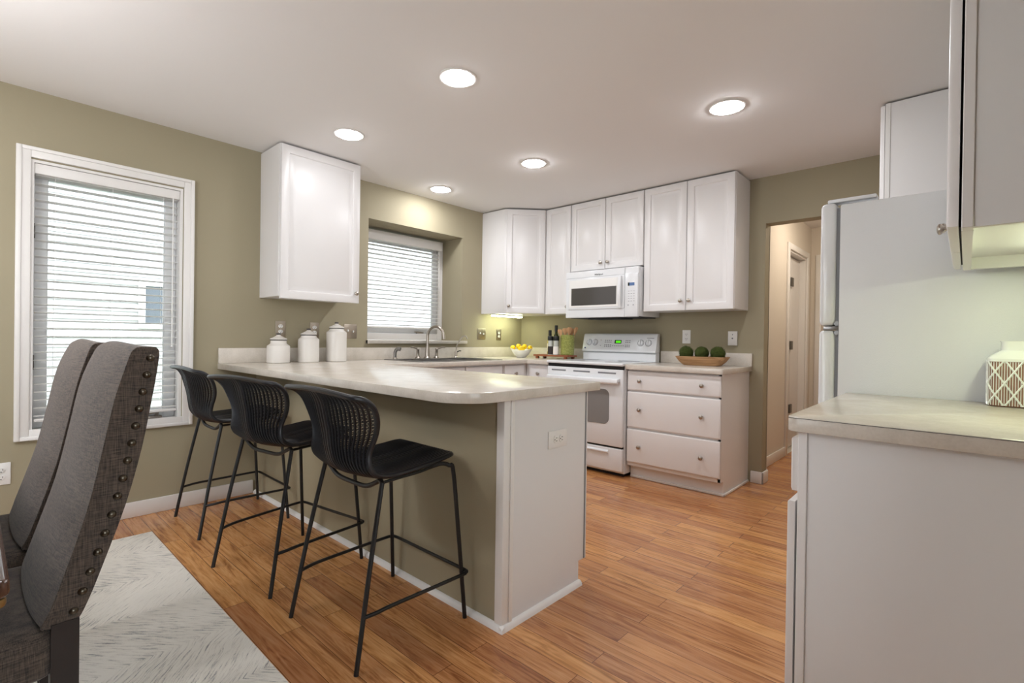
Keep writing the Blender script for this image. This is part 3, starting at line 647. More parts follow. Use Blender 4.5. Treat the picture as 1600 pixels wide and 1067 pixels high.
# ------------------------------------------------------------------ microwave
MX0, MX1, MZ0, MZ1 = .910, 1.656, 1.308, 1.734
t = thing('microwave_oven', 'white over-the-range microwave with curved handle', 'microwave', (1.28, -.2, MZ0))
MB().box(MX0, MX1, -.372, -.002, MZ0+.006, MZ1, .003).build('body', 'appliance_white', t)
MB().box(MX0+.03, MX1-.03, -.36, -.02, MZ0-.002, MZ0+.006).box(MX0+.2, MX1-.2, -.33, -.12, MZ0-.012, MZ0-.001, .004).build('vent_grille', 'dark_gap', t)
fp = MB().box(MX0-.008, MX1, -.395, -.3725, MZ0, MZ1, .006, 3).build('front_panel', 'appliance_white', t)
DXR = 1.525
dm = MB().box(MX0+.022, DXR, -.402, -.394, MZ0+.075, MZ1-.062, .004, 2).build('door', 'appliance_white', t)
MB().box(MX0+.04, DXR-.055, -.4035, -.4015, MZ0+.095, MZ1-.082, .001, 1).build('window_surround', 'plastic_white', dm)
MB().box(MX0+.062, DXR-.078, -.4055, -.403, MZ0+.112, MZ1-.155, .001, 1).build('window', 'microwave_glass', dm)
pts = [(DXR-.042+.010*math.sin(PI*k/12), -.404-.034*math.sin(PI*k/12), MZ0+.075+(MZ1-MZ0-.145)*k/12) for k in range(13)]
MB().rings([[(p[0]-.017, p[1]+.004, p[2]), (p[0]-.012, p[1]-.007, p[2]), (p[0]+.012, p[1]-.007, p[2]), (p[0]+.017, p[1]+.004, p[2]), (p[0], p[1]+.008, p[2])] for p in pts]).build('handle', 'appliance_white', dm)
cpn = MB().box(DXR+.003, MX1-.004, -.4015, -.394, MZ0+.002, MZ1-.058, .003).build('control_panel', 'appliance_white', t)
MB().box(DXR+.035, DXR+.095, -.4025, -.401, 1.572, 1.598).build('display', 'display_blue', cpn)
MB().box(DXR+.033, DXR+.048, -.4028, -.401, 1.571, 1.599).build('display_edge', 'display_dark', cpn)
kb = MB()
for r in range(5):
    for c in range(3): kb.box(DXR+.036+c*.024, DXR+.050+c*.024, -.4020, -.401, 1.44+r*.021, 1.443+r*.021)
kb.cyl((DXR+.038, -.4022, 1.408), (DXR+.038, -.401, 1.408), .005); kb.cyl((DXR+.086, -.4022, 1.408), (DXR+.086, -.401, 1.408), .005)
kb.build('button', 'gasket_grey', cpn)
MB().box(DXR-.0005, DXR+.0025, -.3965, -.3945, MZ0+.002, MZ1-.003).box(MX0, MX1-.004, -.3962, -.3945, MZ1-.0605, MZ1-.0590).build('seam', 'gasket_grey', fp)
tc = bpy.data.curves.new('lettering_source', 'FONT'); tc.body = 'Whirlpool'; tc.size = .021; tc.align_x = 'CENTER'; tc.extrude = .0004
tmp_ = bpy.data.objects.new('lettering_source', tc); COL.objects.link(tmp_)
bpy.context.view_layer.update(); lme = bpy.data.meshes.new_from_object(tmp_.evaluated_get(bpy.context.evaluated_depsgraph_get())); bpy.data.objects.remove(tmp_)
lme.materials.clear(); lme.materials.append(M['plastic_black'])
to = bpy.data.objects.new('brand_lettering', lme); COL.objects.link(to)
to.parent = fp; to.location = (1.262-1.28, -.3962+.2, 1.686-MZ0); to.rotation_euler = (PI/2, 0, 0)

# ------------------------------------------------------------------ fridge, pantry, near cabinets
FY0, FY1, FX = -1.858, -1.12, 3.315
t = thing('refrigerator', 'white top-freezer refrigerator beside the hall opening', 'refrigerator', (3.64, -1.49, 0))
MB().box(FX, 3.97, FY0, FY1, .02, 1.655, .006, 2).build('body', 'fridge_white', t)
MB().box(FX-.012, FX+.001, FY0+.012, FY1-.012, .06, 1.645).build('door_gasket', 'gasket_grey', t)
dt = MB().box(3.247, FX-.012, FY0+.001, FY1-.001, 1.175, 1.668, .018, 4).build('freezer_door', 'appliance_white', t)
db = MB().box(3.247, FX-.012, FY0+.001, FY1-.001, .10, 1.158, .018, 4).build('fridge_door', 'appliance_white', t)
MB().box(3.225, 3.25, FY1-.09, FY1-.06, 1.19, 1.5, .01).build('handle', 'appliance_white', dt); MB().box(3.225, 3.25, FY1-.09, FY1-.06, .8, 1.14, .01).build('handle', 'appliance_white', db)
MB().box(3.268, 3.43, FY0+.015, FY0+.075, 1.6685, 1.684, .006).build('hinge_cover', 'appliance_white', t)
hg = MB().box(3.262, FX+.004, FY0+.006, FY0+.05, 1.159, 1.174, .002).cyl((FX-.006, FY0+.003, 1.185), (FX-.006, FY0+.02, 1.185), .009).cyl((FX-.006, FY0+.003, 1.148), (FX-.006, FY0+.02, 1.148), .009); hg.build('middle_hinge', 'brushed_steel', t)
MB().box(3.27, 3.9, FY0+.03, FY1-.03, 0, .06).build('base', 'dark_gap', t)
t = thing('pantry_cabinet', 'tall white pantry cabinet rising behind the refrigerator', 'cabinet', (3.68, -.45, 0))
MB().box(3.36, 3.999, -.89, -.018, .1, UZ1, .002, 1).box(3.42, 3.999, -.89, -.018, 0, .1).build('body', 'white_cabinet', t)
MB().box(3.356, 3.378, -.893, -.86, .1, UZ1, .001, 1).build('face_frame', 'white_trim', t)
for z0, z1 in ((.12, 1.35), (1.36, UZ1-.003)):
    d = MB().panel(.83, z1-z0, .02, True, T((3.332, -.045, z0)) @ rot('Z', -90)).build('door', 'white_cabinet', t)
    knob(d, (3.332, -.1, 1.25 if z0 < 1 else 1.45), (-1, 0, 0))
# near upper
NY0, NY1 = -2.745, -1.93
t = thing('wall_cabinet', 'white wall cabinet nearest the camera with lit underside', 'cabinet', (3.83, -2.3, UZ0))
b = MB().box(3.6985, 3.999, NY0, NY0+.018, UZ0, UZ1).box(3.6985, 3.999, NY1-.018, NY1, UZ0, UZ1).box(3.6985, 3.995, NY0+.018, NY1-.018, 1.395, 1.41).box(3.6985, 3.999, NY0+.018, NY1-.018, UZ1-.018, UZ1).box(3.985, 3.999, NY0+.018, NY1-.018, UZ0, UZ1)
b.build('body', 'white_laminate', t)
MB().box(3.6785, 3.698, NY0-.004, NY0+.04, UZ0-.001, UZ1, .0015, 1).box(3.6785, 3.698, NY1-.04, NY1, UZ0-.001, UZ1, .0015, 1).box(3.6785, 3.698, NY0+.04, NY1-.04, UZ0-.001, UZ0+.04).box(3.6785, 3.698, NY0+.04, NY1-.04, UZ1-.04, UZ1).build('face_frame', 'white_cabinet', t)
for y1, w, ky in ((-2.341, .404, -2.37), (-1.933, .404, -2.31)):
    d = MB().panel(w, UZ1-.004-(UZ0+.004), .02, True, T((3.654, y1, UZ0+.004)) @ rot('Z', -90)).build('door', 'white_cabinet', t)
    knob(d, (3.654, ky if y1 < -2 else -2.10, 1.425 if y1 < -2 else 1.475), (-1, 0, 0))
MB().box(3.6745, 3.678, -2.7, -2.0, UZ0+.01, UZ1-.01).build('gap_shade', 'dark_gap', t)  # dark sheet giving the shade behind the doors
def tube_fixture(label, x0, x1, y0, y1, z):
    t = thing('under_cabinet_light', label, 'light', ((x0+x1)/2, (y0+y1)/2, z))
    MB().box(x0, x1, y0, y1, z-.012, z-.0005, .002).build('housing', 'fixture_white', t)
    MB().box(x0+.008, x1-.008, y0+.008, y1-.008, z-.024, z-.0125, .004).build('diffuser', 'tube_light', t)
tube_fixture('glowing white strip light under the nearest wall cabinet', 3.84, 3.90, -2.56, -2.12, 1.395)
tube_fixture('glowing strip light under the corner wall cabinet', .10, .17, -.60, -.16, UZ0)
# near base
BY0, BY1 = -2.72, -1.875
t = thing('base_cabinet', 'white base cabinet nearest the camera under the right countertop', 'cabinet', (3.7, -2.3, 0))
MB().box(3.3925, 3.999, BY0, BY1, .1, .874).box(3.46, 3.999, BY0, BY1, 0, .1).build('body', 'white_laminate', t)
MB().box(3.371, 3.392, BY0-.005, BY0+.04, .1, .874, .0015, 1).box(3.371, 3.392, BY1-.04, BY1, .1, .874, .0015, 1).box(3.371, 3.392, BY0+.04, BY1-.04, .83, .874).box(3.371, 3.392, BY0+.04, BY1-.04, .1, .14).box(3.371, 3.392, BY0+.04, BY1-.04, .69, .72).build('face_frame', 'white_cabinet', t)
for y1, w in ((-2.302, .408), (-1.885, .408)):
    d = MB().panel(w, .14, .019, False, T((3.3505, y1, .716)) @ rot('Z', -90)).build('drawer', 'white_cabinet', t); knob(d, (3.3505, y1-w/2, .785), (-1, 0, 0))
    d = MB().panel(w, .565, .019, True, T((3.344 if y1 < -2.2 else 3.35, y1, .122)) @ rot('Z', -90)).build('door', 'white_cabinet', t); knob(d, (3.344, y1-.04 if y1 < -2.2 else y1-w+.04, .62), (-1, 0, 0))
t = thing('countertop', 'beige laminate countertop nearest the camera with dark edge line', 'countertop', (3.7, -2.3, CZ0))
MB().prism([(3.999, BY0-.025)] + list(reversed(arc(3.346+.03, BY0-.025+.03, .03, 180, 270, 5)))[0:] + [(3.346, -1.866), (3.999, -1.866)], CZ0, CZ1, .0025).build('worktop', 'laminate', t)

MB().box(3.352, 3.998, BY0-.0258, BY0-.0245, CZ1-.0035, CZ1-.0022).build('edge_line', 'grey_line', t)
# vase on the near counter
t = thing('patterned_jar', 'square white ceramic jar carved with brown ribbed diamonds', 'jar', (3.84, -1.94, .9145))
VX0, VX1, VY0, VY1, VZ = 3.742, 3.925, -2.005, -1.875, .9145
def rsq(i, z, r=.018, n=4):
    x0, x1, y0, y1 = VX0+i, VX1-i, VY0+i, VY1-i; r = max(.004, r)
    p = arc(x1-r, y0+r, r, -90, 0, n)+arc(x1-r, y1-r, r, 0, 90, n)+arc(x0+r, y1-r, r, 90, 180, n)+arc(x0+r, y0+r, r, 180, 270, n)
    return [(a, b_, z) for a, b_ in p]
MB().rings([rsq(.006, VZ), rsq(.0015, VZ+.004), rsq(.0015, VZ+.145), rsq(.004, VZ+.148)]).build('body', 'vase_brown', t)
MB().rings([rsq(-.001, VZ+.141), rsq(-.001, VZ+.150), rsq(.006, VZ+.158), rsq(.024, VZ+.172, .02), rsq(.030, VZ+.176, .02), rsq(.030, VZ+.202, .02), rsq(.028, VZ+.206, .02), rsq(.033, VZ+.206, .018), rsq(.034, VZ+.19, .018)], cap1=True).build('shoulder', 'vase_glaze', t)
# lattice and ribs wrapped round the body
per = [Vector((p[0], p[1], 0)) for p in rsq(-.0002, 0, .018, 6)]; cum = [0]
for i in range(len(per)): cum.append(cum[-1]+(per[(i+1) % len(per)]-per[i]).length)
PL = cum[-1]
def wrap(s, z, d=0):
    s = s % PL
    for i in range(len(per)):
        if cum[i] <= s <= cum[i+1]+1e-9:
            a, b_ = per[i], per[(i+1) % len(per)]; p = a.lerp(b_, (s-cum[i])/max(1e-9, cum[i+1]-cum[i])); return (p.x, p.y, VZ+z)
    return (per[0].x, per[0].y, VZ+z)
nd_ = 14; pw = PL/nd_; rowh = .0365; lat = MB(); rib = MB()
for sgn in (1, -1):
    for k in range(nd_):
        n = 48; pts = []
        for q in range(n+1):
            z = .004+.137*q/n; pts.append(wrap(k*pw+sgn*(z/(rowh*2)*1.0)*pw*1.0, z))
        lat.tube(pts, .0027, 5)
for k in range(nd_*7):
    s0 = k*pw/7
    rib.tube([wrap(s0, .004), wrap(s0, .06), wrap(s0, .14)], .0010, 4)
lat.build('lattice', 'vase_glaze', t); rib.build('rib', 'vase_glaze', t)

# ------------------------------------------------------------------ wall plates
def plate(name, label, c, axis, kind, mat, group=None, flat=.005, horiz=False, w=.072, h=.115):
    """axis = outward normal ('x','-y','+x'); kind: duplex, toggle, toggle2, blank"""
    nrm = {'x': Vector((1, 0, 0)), 'y': Vector((0, -1, 0))}[axis]; ang = {'x': PI/2, 'y': 0}[axis]
    t = thing(name, label, 'outlet' if kind == 'duplex' else 'switch' if 'toggle' in kind else 'wall plate', c, group=group)
    m = T(c) @ Matrix.Rotation(ang, 4, 'Z')
    if horiz: m = m @ Matrix.Rotation(PI/2, 4, 'Y')
    MB().box(-w/2, w/2, -flat, -.0005, -h/2, h/2, min(.0025, flat/2.2), mtx=m).build('cover_plate', mat, t)
    if kind == 'duplex':
        for s in (-.0195, .0195):
            o = MB().lathe([(0, 0), (.0165, 0), (.0165, .003), (.015, .004), (0, .004)], n=24, mtx=m @ T((0, -flat, s)) @ rot('X', 90) @ Matrix.Diagonal((1, .82, 1, 1))).build('receptacle', 'plastic_white', t)
            g = MB().box(-.0075, -.0052, -flat-.0046, -flat-.0038, s-.001, s+.008, mtx=m).box(.0052, .0075, -flat-.0046, -flat-.0038, s-.001, s+.008, mtx=m)
            g.lathe([(0, 0), (.0026, 0), (.0026, .0008), (0, .0008)], n=10, mtx=m @ T((0, -flat-.0038, s-.008)) @ rot('X', 90)); g.build('slot', 'dark_gap', o)
    elif 'toggle' in kind:
        for i, dx in enumerate((-.023, .023) if kind == 'toggle2' else (0,)):
            MB().box(dx-.005, dx+.005, -flat-.011, -flat, -.006, .010, .002, mtx=m @ rot('X', 20 if i else -20)).build('toggle', 'plastic_white', t)
    else: MB().lathe([(0, 0), (.004, 0), (.003, .0015), (0, .002)], n=10, mtx=m @ T((0, -flat, .03)) @ rot('X', 90)).build('screw', 'gasket_grey', t); MB().lathe([(0, 0), (.006, 0), (.006, .003), (0, .003)], n=12, mtx=m @ T((0, -flat, 0)) @ rot('X', 90)).build('jack', 'gasket_grey', t)
    return t
plate('wall_outlet', 'nickel outlet plate behind the shortest canister', (0, -2.655, 1.155), 'x', 'duplex', 'plate_nickel')
plate('wall_outlet', 'nickel outlet plate behind the middle canister', (0, -2.40, 1.152), 'x', 'duplex', 'plate_nickel')
plate('light_switch', 'nickel double switch plate beside the tallest canister', (0, -2.10, 1.148), 'x', 'toggle2', 'plate_nickel', w=.116)
plate('light_switch', 'nickel double switch plate right of the sink window', (0, -.622, 1.153), 'x', 'toggle2', 'plate_nickel', w=.116)
plate('wall_outlet', 'nickel outlet plate under the corner cabinet light', (0, -.365, 1.148), 'x', 'duplex', 'plate_nickel')
plate('wall_outlet', 'white outlet plate low on wall at far left edge', (0, -4.07, .365), 'x', 'duplex', 'plastic_white')
plate('wall_outlet', 'white outlet plate above the first moss ball', (1.907, 0, 1.145), 'y', 'duplex', 'plastic_white')
plate('wall_jack', 'raised white wall plate above the right end of short countertop', (2.294, 0, 1.135), 'y', 'blank', 'plastic_white', flat=.016)
plate('wall_outlet', 'white sideways outlet plate on the peninsula end panel', (PX+.0005, -2.489, .683), 'x', 'duplex', 'plastic_white', horiz=True, w=.074, h=.13)

# ------------------------------------------------------------------ canisters
def canister(label, y, R, hb, nk, lid):
    """R body radius, hb height of the body shoulder, nk neck radius, lid = total height"""
    c = (.135, y, .9145); t = thing('canister', label, 'canister', c, group='white canisters')
    MB().lathe([(0, 0), (R-.004, 0), (R, .004), (R, hb-.02), (R-.002, hb-.012), (nk+.006, hb), (nk+.002, hb+.006), (nk+.002, lid-.052), (0, lid-.052)], c, 40).build('body', 'canister_white', t)
    MB().lathe([(nk+.0025, lid-.052), (nk+.004, lid-.050), (nk+.004, lid-.046), (nk+.002, lid-.045), (0, lid-.045)], c, 40).build('seal', 'grey_line', t)
    l = MB().lathe([(0, lid-.0445), (nk+.005, lid-.0445), (nk+.005, lid-.038), (nk*.6, lid-.026), (nk*.3, lid-.018), (.012, lid-.012), (0, lid-.012)], c, 40).build('lid', 'canister_white', t)
    MB().lathe([(0, lid-.0115), (.013, lid-.0115), (.016, lid-.005), (.012, lid), (0, lid)], c, 20).build('knob', 'grey_line', l)
canister('shortest white ceramic canister, leftmost on the countertop', -2.722, .075, .132, .050, .208)
canister('middle-height white ceramic canister on the countertop', -2.506, .073, .180, .051, .246)
canister('tallest white ceramic canister, nearest the sink', -2.288, .074, .236, .050, .300)

# ------------------------------------------------------------------ bowl of lemons
BC = (.27, -.30, .9145)
t = thing('fruit_bowl', 'small white wavy-rimmed bowl full of lemons', 'bowl', BC)
def wv(r, z, a): return .010*(z/.085)**2*math.cos(2*(a-math.radians(42)))
MB().lathe([(0, .003), (.04, .002), (.045, 0), (.05, .004), (.078, .03), (.1, .06), (.112, .086), (.109, .087), (.096, .062), (.074, .033), (.045, .012), (0, .010)], BC, 48, wob=wv).build('bowl', 'porcelain', t)
lp = []
for i in range(13):
    a = PI*i/12; r = math.sin(a)*.027; z = -math.cos(a)*.036
    if i in (0, 12): z *= 1.16
    lp.append((max(r, 0), z))
lp[0] = (0, lp[0][1]); lp[-1] = (0, lp[-1][1])
base = None
names = ('lemon at the upper right of the pile', 'lemon at the left rim of the bowl', 'lemon at the right rim of the bowl', 'lemon at the front of the bowl', 'lemon at the upper left of the pile', 'lemon at the back of the pile', 'lemon at the bottom centre of the pile')
rx, ry = .738, .675   # picture right on the ground
for i, (u_, v_, z_, rz_, ty) in enumerate(((.034, .0, .120, 132, 90), (-.088, .0, .107, 132, 85), (.090, .0, .107, 132, 90), (.0, -.058, .100, 42, 90), (-.030, .004, .122, 126, 85), (.0, .058, .100, 42, 90), (0, 0, .062, 132, 90))):
    if base is None:
        base = MB().lathe(lp, n=18).build('lemon', 'lemon_skin'); o = base
    else: o = base.copy(); COL.objects.link(o)
    o.location = (BC[0]+u_*rx-v_*ry, BC[1]+u_*ry+v_*rx, BC[2]+z_-.008); o.rotation_euler = (0, math.radians(ty), math.radians(rz_))
    tag(o, 'yellow '+names[i], 'lemon', 'lemons in the bowl')

# ------------------------------------------------------------------ wooden riser and what stands on it
t = thing('wooden_riser', 'small reddish wooden riser tray on four feet', 'tray', (.675, -.26, .9145))
MB().box(.462, .888, -.335, -.175, .938, .955, .003).build('board', 'tray_wood', t)
for x, y in ((.50, -.315), (.85, -.315), (.50, -.195), (.85, -.195)): MB().box(x-.014, x+.014, y-.012, y+.012, .9145, .938, .002).build('foot', 'tray_wood', t)
TZ = .9555
def bottle(label, x, y, r, hb, hn, tot, glass, lab):
    t = thing('oil_bottle', label, 'bottle', (x, y, TZ))
    MB().lathe([(0, 0), (r-.003, 0), (r, .003), (r, hb), (r*.8, hb+.02), (.014, hb+.045), (.0125, hn), (0, hn)], (x, y, TZ), 24).build('body', glass, t)
    if lab: MB().lathe([(r+.0006, .03), (r+.0006, hb-.02)], (x, y, TZ), 24).build('label', lab, t)
    MB().lathe([(0, hn-.02), (.0165, hn-.02), (.0165, tot-.003), (.014, tot), (0, tot)], (x, y, TZ), 20).build('cap', 'plastic_black', t)
bottle('pale oil bottle with black cap at left end of riser', .600, -.242, .027, .13, .205, .243, 'oil_glass', 'label_cream')
bottle('dark green oil bottle, tallest on the riser', .648, -.203, .031, .165, .25, .292, 'olive_bottle_glass', 'label_cream')
def grinder(label, x, y, fill):
    t = thing('spice_grinder', label, 'grinder', (x, y, TZ), group='spice grinders')
    MB().lathe([(0, 0), (.0285, 0), (.0295, .004), (.028, .06), (.0255, .10), (.0255, .14), (0, .14)], (x, y, TZ), 24).build('glass', 'jar_glass', t)
    MB().lathe([(0, .006), (.0299, .006), (.0287, .06), (.0279, .082), (0, .082)], (x, y, TZ), 24).build('contents', fill, t)
    MB().lathe([(0, .140), (.029, .140), (.031, .146), (.031, .178), (.029, .183), (0, .183)], (x, y, TZ), 24).build('cap', 'plastic_black', t)
grinder('glass pepper grinder with black top', .660, -.306, 'pepper')
grinder('glass salt grinder with black top', .728, -.306, 'salt')
CC = (.824, -.250, TZ)
t = thing('utensil_crock', 'textured green ceramic crock holding wooden spoons', 'crock', CC)
MB().lathe([(0, 0), (.060, 0), (.064, .004), (.066, .02), (.066, .185), (.068, .192), (.064, .195), (.060, .19), (.058, .02), (0, .015)], CC, 36).build('crock', 'green_glaze', t)
for i, (u_, v_, hh, ln, wd) in enumerate(((-.050, .0, .25, -.030, .022), (-.018, .02, .262, -.008, .026), (.012, -.01, .27, .004, .03), (.034, .01, .258, .014, .024), (.048, -.008, .272, .036, .018))):
    bx, by = CC[0]+u_*rx*.55-v_*ry, CC[1]+u_*ry*.55+v_*rx; dx, dy = ln*rx, ln*ry
    P0 = Vector((bx, by, TZ+.03)); P1 = Vector((bx+dx+u_*.45*rx, by+dy+u_*.45*ry, TZ+hh)); s = MB(); d = P1-P0
    s.tube([P0, P0+d*.5, P0+d*.72], [.0065, .006, .0055], 8)
    hd = d.normalized(); side = Vector((rx, ry, 0)); rg = []
    for k, w_ in ((.68, .005), (.76, .5), (.86, .92), (.94, 1), (.985, .8), (1.0, .35)):
        w2_ = wd*(w_ if w_ > .01 else .25); c = P0+d*k; nb = side.cross(hd).normalized()
        rg.append([c+side*w2_*math.cos(2*PI*q/10)+nb*.004*math.sin(2*PI*q/10) for q in range(10)])
    s.rings(rg); o = s.build('wooden_utensil', 'spoon_wood', loc=(bx, by, TZ+.03))
    tag(o, 'wooden '+('spoon leaning out at left of the crock', 'spatula second from left in the crock', 'wide spatula in the middle of the crock', 'spoon right of centre in the crock', 'narrow spatula leaning out at right of the crock')[i], 'utensil', 'wooden utensils in the crock')

# ------------------------------------------------------------------ dough bowl with moss balls
t = thing('dough_bowl', 'long pale wooden dough bowl on the short countertop', 'bowl', (2.13, -.22, .9145))
def ov(hx, hy, z, n=40, e=4.5):
    out = []
    for k in range(n):
        a = 2*PI*k/n; ca, sa = math.cos(a), math.sin(a); out.append((2.13+hx*math.copysign(abs(ca)**(2/e), ca), -.22+hy*math.copysign(abs(sa)**(2/e), sa), .9145+z))
    return out
MB().rings([ov(.135, .055, 0), ov(.145, .06, .003), ov(.175, .08, .03), ov(.198, .098, .062), ov(.203, .102, .071), ov(.196, .096, .072), ov(.185, .088, .058), ov(.15, .06, .02)]).build('bowl', 'bowl_wood', t)
mb0 = None
for i, (x, lb) in enumerate(((2.000, 'left moss ball in the dough bowl'), (2.127, 'middle moss ball in the dough bowl'), (2.254, 'right moss ball in the dough bowl'))):
    if mb0 is None:
        b = bmesh.new(); bmesh.ops.create_icosphere(b, subdivisions=4, radius=.054); rnd = random.Random(3)
        for v in b.verts: v.co *= 1+rnd.uniform(-.05, .05)
        base_v = [(v.co.copy(), v.normal.copy()) for v in b.verts]
        for co_, n_ in base_v:
            for q in range(2):
                dd = (n_+Vector((rnd.uniform(-.8, .8), rnd.uniform(-.8, .8), rnd.uniform(-.8, .8)))).normalized(); s1 = dd.orthogonal().normalized()*.0011; p = co_+Vector((rnd.uniform(-.003, .003),)*3)
                b.faces.new((b.verts.new(p-s1), b.verts.new(p+s1), b.verts.new(p+dd*rnd.uniform(.005, .010))))
        g = MB(); g._merge(b); mb0 = g.build('moss_ball', 'moss'); o = mb0
    else: o = mb0.copy(); COL.objects.link(o); o.rotation_euler = (.3*i, .9*i, 1.7*i)
    o.location = (x, -.22, .9145+.096); tag(o, 'fuzzy dark green '+lb, 'moss ball', 'moss balls')

# ------------------------------------------------------------------ recessed lights
dl0 = None
for (x, y, lb) in ((.767, -2.557, 'recessed ceiling light nearest the single wall cabinet'), (1.813, -2.557, 'recessed ceiling light over the end of the peninsula, largest in view'), (.308, -1.43, 'recessed ceiling light above the sink window'), (1.333, -1.40, 'recessed ceiling light in front of the microwave'), (2.703, -1.38, 'recessed ceiling light nearest the refrigerator'), (1.813, -3.75, 'recessed ceiling light added out of view above the dining chairs'), (.70, -4.95, 'recessed ceiling light added out of view over the far table end')):  # last two are unseen, added to light the rug and dining end
    t = thing('recessed_light', 'round '+lb, 'ceiling light', (x, y, H), group='recessed ceiling lights')
    MB().lathe([(.078, 0), (.095, -.0005), (.095, -.004), (.088, -.006), (.078, -.003)], (x, y, H-.0005), 40).build('trim_ring', 'white_trim', t)
    MB().lathe([(.0775, -.002), (.076, -.007), (.066, -.012), (.04, -.0155), (0, -.017)], (x, y, H-.0005), 40).build('lens', 'lens_added' if y < -3 else 'lens_dimmed' if y < -2 else 'lens_sink' if x < 1 else 'lens_bright', t)

# ------------------------------------------------------------------ hall ceiling lamp (unseen, added above the opening head to light the hall)
t = thing('added_hall_lamp', 'round flush glass lamp added out of view on the hall ceiling', 'ceiling light', (3.0, 1.0, H))
MB().lathe([(0, -.001), (.15, -.001), (.15, -.02), (.13, -.03), (0, -.03)], (3.0, 1.0, H), 32).build('base', 'nickel', t)
M['hall_glow'] = plain('hall_glow', (255, 240, 214), .5, emit=((255, 240, 220), HALLW))
MB().lathe([(.13, -.031), (.12, -.06), (.08, -.085), (0, -.095)], (3.0, 1.0, H), 32).build('shade', 'hall_glow', t)

# ------------------------------------------------------------------ bar stools
def stool_mesh():
    #            y      z     half-w  edge dy  edge dz
    R = [(.216, .642, .150, -.004, .0), (.206, .652, .180, .0, .0), (.12, .640, .192, .0, .002), (.0, .626, .202, 0, .006), (-.10, .619, .208, .004, .010), (-.168, .630, .208, .012, .014), (-.206, .668, .203, .026, .012),
         (-.222, .720, .200, .046, .006), (-.232, .780, .222, .064, .0), (-.244, .835, .248, .066, -.002), (-.256, .885, .262, .054, -.002), (-.272, .918, .260, .034, -.006), (-.286, .932, .246, .014, -.012)]
    Rf = catmull(R, 6); n = len(Rf)-1
    def S(s, t):
        f = max(0, min(1, s))*n; i = min(int(f), n-1); a = f-i; r = [p+(q-p)*a for p, q in zip(Rf[i], Rf[i+1])]
        e = t*t
        return Vector((t*r[2], r[0]+r[3]*e, r[1]+r[4]*e-.012))
    return S, n
S, NS = stool_mesh()
def nrm(s, t):
    a = S(s+.004, t)-S(s-.004, t); b = S(s, t+.01)-S(s, t-.01); return b.cross(a).normalized()
def make_stool(label):
    t = thing('bar_stool', label, 'bar stool', (0, 0, 0), 0, 'black wicker bar stools', local=True)
    # woven shell: dense warp strands front to back, fine weft across
    sh = MB(); nst = 27
    for k in range(nst):
        tt = -1+2*k/(nst-1)
        sh.tube([S(j/72, tt*.985) + nrm(j/72, tt*.985)*.0042 for j in range(73)], .0052, 6)
    for k in range(nst):      # the seat's upper side carries the ribs too
        tt = -1+2*k/(nst-1)
        sh.tube([S(.01+.5*j/40, tt*.97) - nrm(.01+.5*j/40, tt*.97)*.0050 for j in range(41)], .0050, 6)
    L0 = [S(j/400, 0) for j in range(401)]; acc = 0; last = -1; ws = []
    for j in range(1, 401):
        acc += (L0[j]-L0[j-1]).length
        if acc >= .0062: ws.append(j/400); acc = 0
    for i, s in enumerate(ws):
        sh.tube([S(s, -1+2*q/66) + nrm(s, -1+2*q/66)*(.0024 if (q+i) % 2 else -.0024) for q in range(67)], .0019, 4, cap=False)
    # the seat and lower back are woven tight
    G = [[S(.0+.56*i/30, -1+2*j/24)-nrm(.56*i/30, -1+2*j/24)*.001 for j in range(25)] for i in range(31)]
    b = bmesh.new(); V = [[b.verts.new(p) for p in r] for r in G]
    for i in range(30):
        for j in range(24): b.faces.new((V[i][j], V[i][j+1], V[i+1][j+1], V[i+1][j]))
    bmesh.ops.solidify(b, geom=b.faces[:], thickness=.002); sh._merge(b)
    sh.build('woven_shell', 'black_wicker', t)
    rimp = [S(j/60, 1) for j in range(0, 61)] + [S(1, 1-2*q/24) for q in range(1, 24)] + [S(j/60, -1) for j in range(60, -1, -1)] + [S(0, -1+2*q/16) for q in range(1, 16)]
    # round the corners of the rim a little
    for _ in range(2): rimp = [(rimp[i-1]+rimp[i]*2+rimp[(i+1) % len(rimp)])/4 for i in range(len(rimp))]
    MB().tube(rimp, .0095, 10, closed=True).build('rim', 'black_wicker', t)
    for sx in (-1, 1):
        rl = catmull([(sx*.244, -.243, 0), (sx*.224, -.185, .32), (sx*.204, -.128, .598)], 6)
        MB().tube(rl, .0085, 10).build('leg', 'black_metal', t)
        fr = catmull([(sx*.247, .229, 0), (sx*.231, .206, .32), (sx*.216, .186, .580), (sx*.208, .172, .606), (sx*.185, .150, .613), (sx*.17, .10, .604)], 6)
        MB().tube(fr, .0085, 10).build('leg', 'black_metal', t)
    fm = MB().tube(catmull([(-.204, -.128, .596), (-.190, -.127, .604), (-.165, -.127, .592), (-.10, -.128, .566), (0, -.128, .562), (.10, -.128, .566), (.165, -.127, .592), (.190, -.127, .604), (.204, -.128, .596)], 5), .0085, 10)
    for sx in (-1, 1): fm.tube(catmull([(sx*.198, -.127, .596), (sx*.188, -.05, .597), (sx*.18, .05, .599), (sx*.172, .11, .604)], 4), .006, 8)
    fm.build('seat_frame', 'black_metal', t)
    z = .182
    MB().tube(catmull([(-.236, -.213, z-.008), (-.246, -.17, z-.004), (-.25, -.1, z), (-.260, .18, z+.002), (-.254, .222, z+.002), (-.225, .236, z+.002), (0, .236, z+.002), (.225, .236, z+.002), (.254, .222, z+.002), (.260, .18, z+.002), (.25, -.1, z), (.246, -.17, z-.004), (.236, -.213, z-.008)], 5), .0068, 10).build('footrest', 'black_metal', t)
    return t
s0 = make_stool('black wicker bar stool nearest the peninsula end')
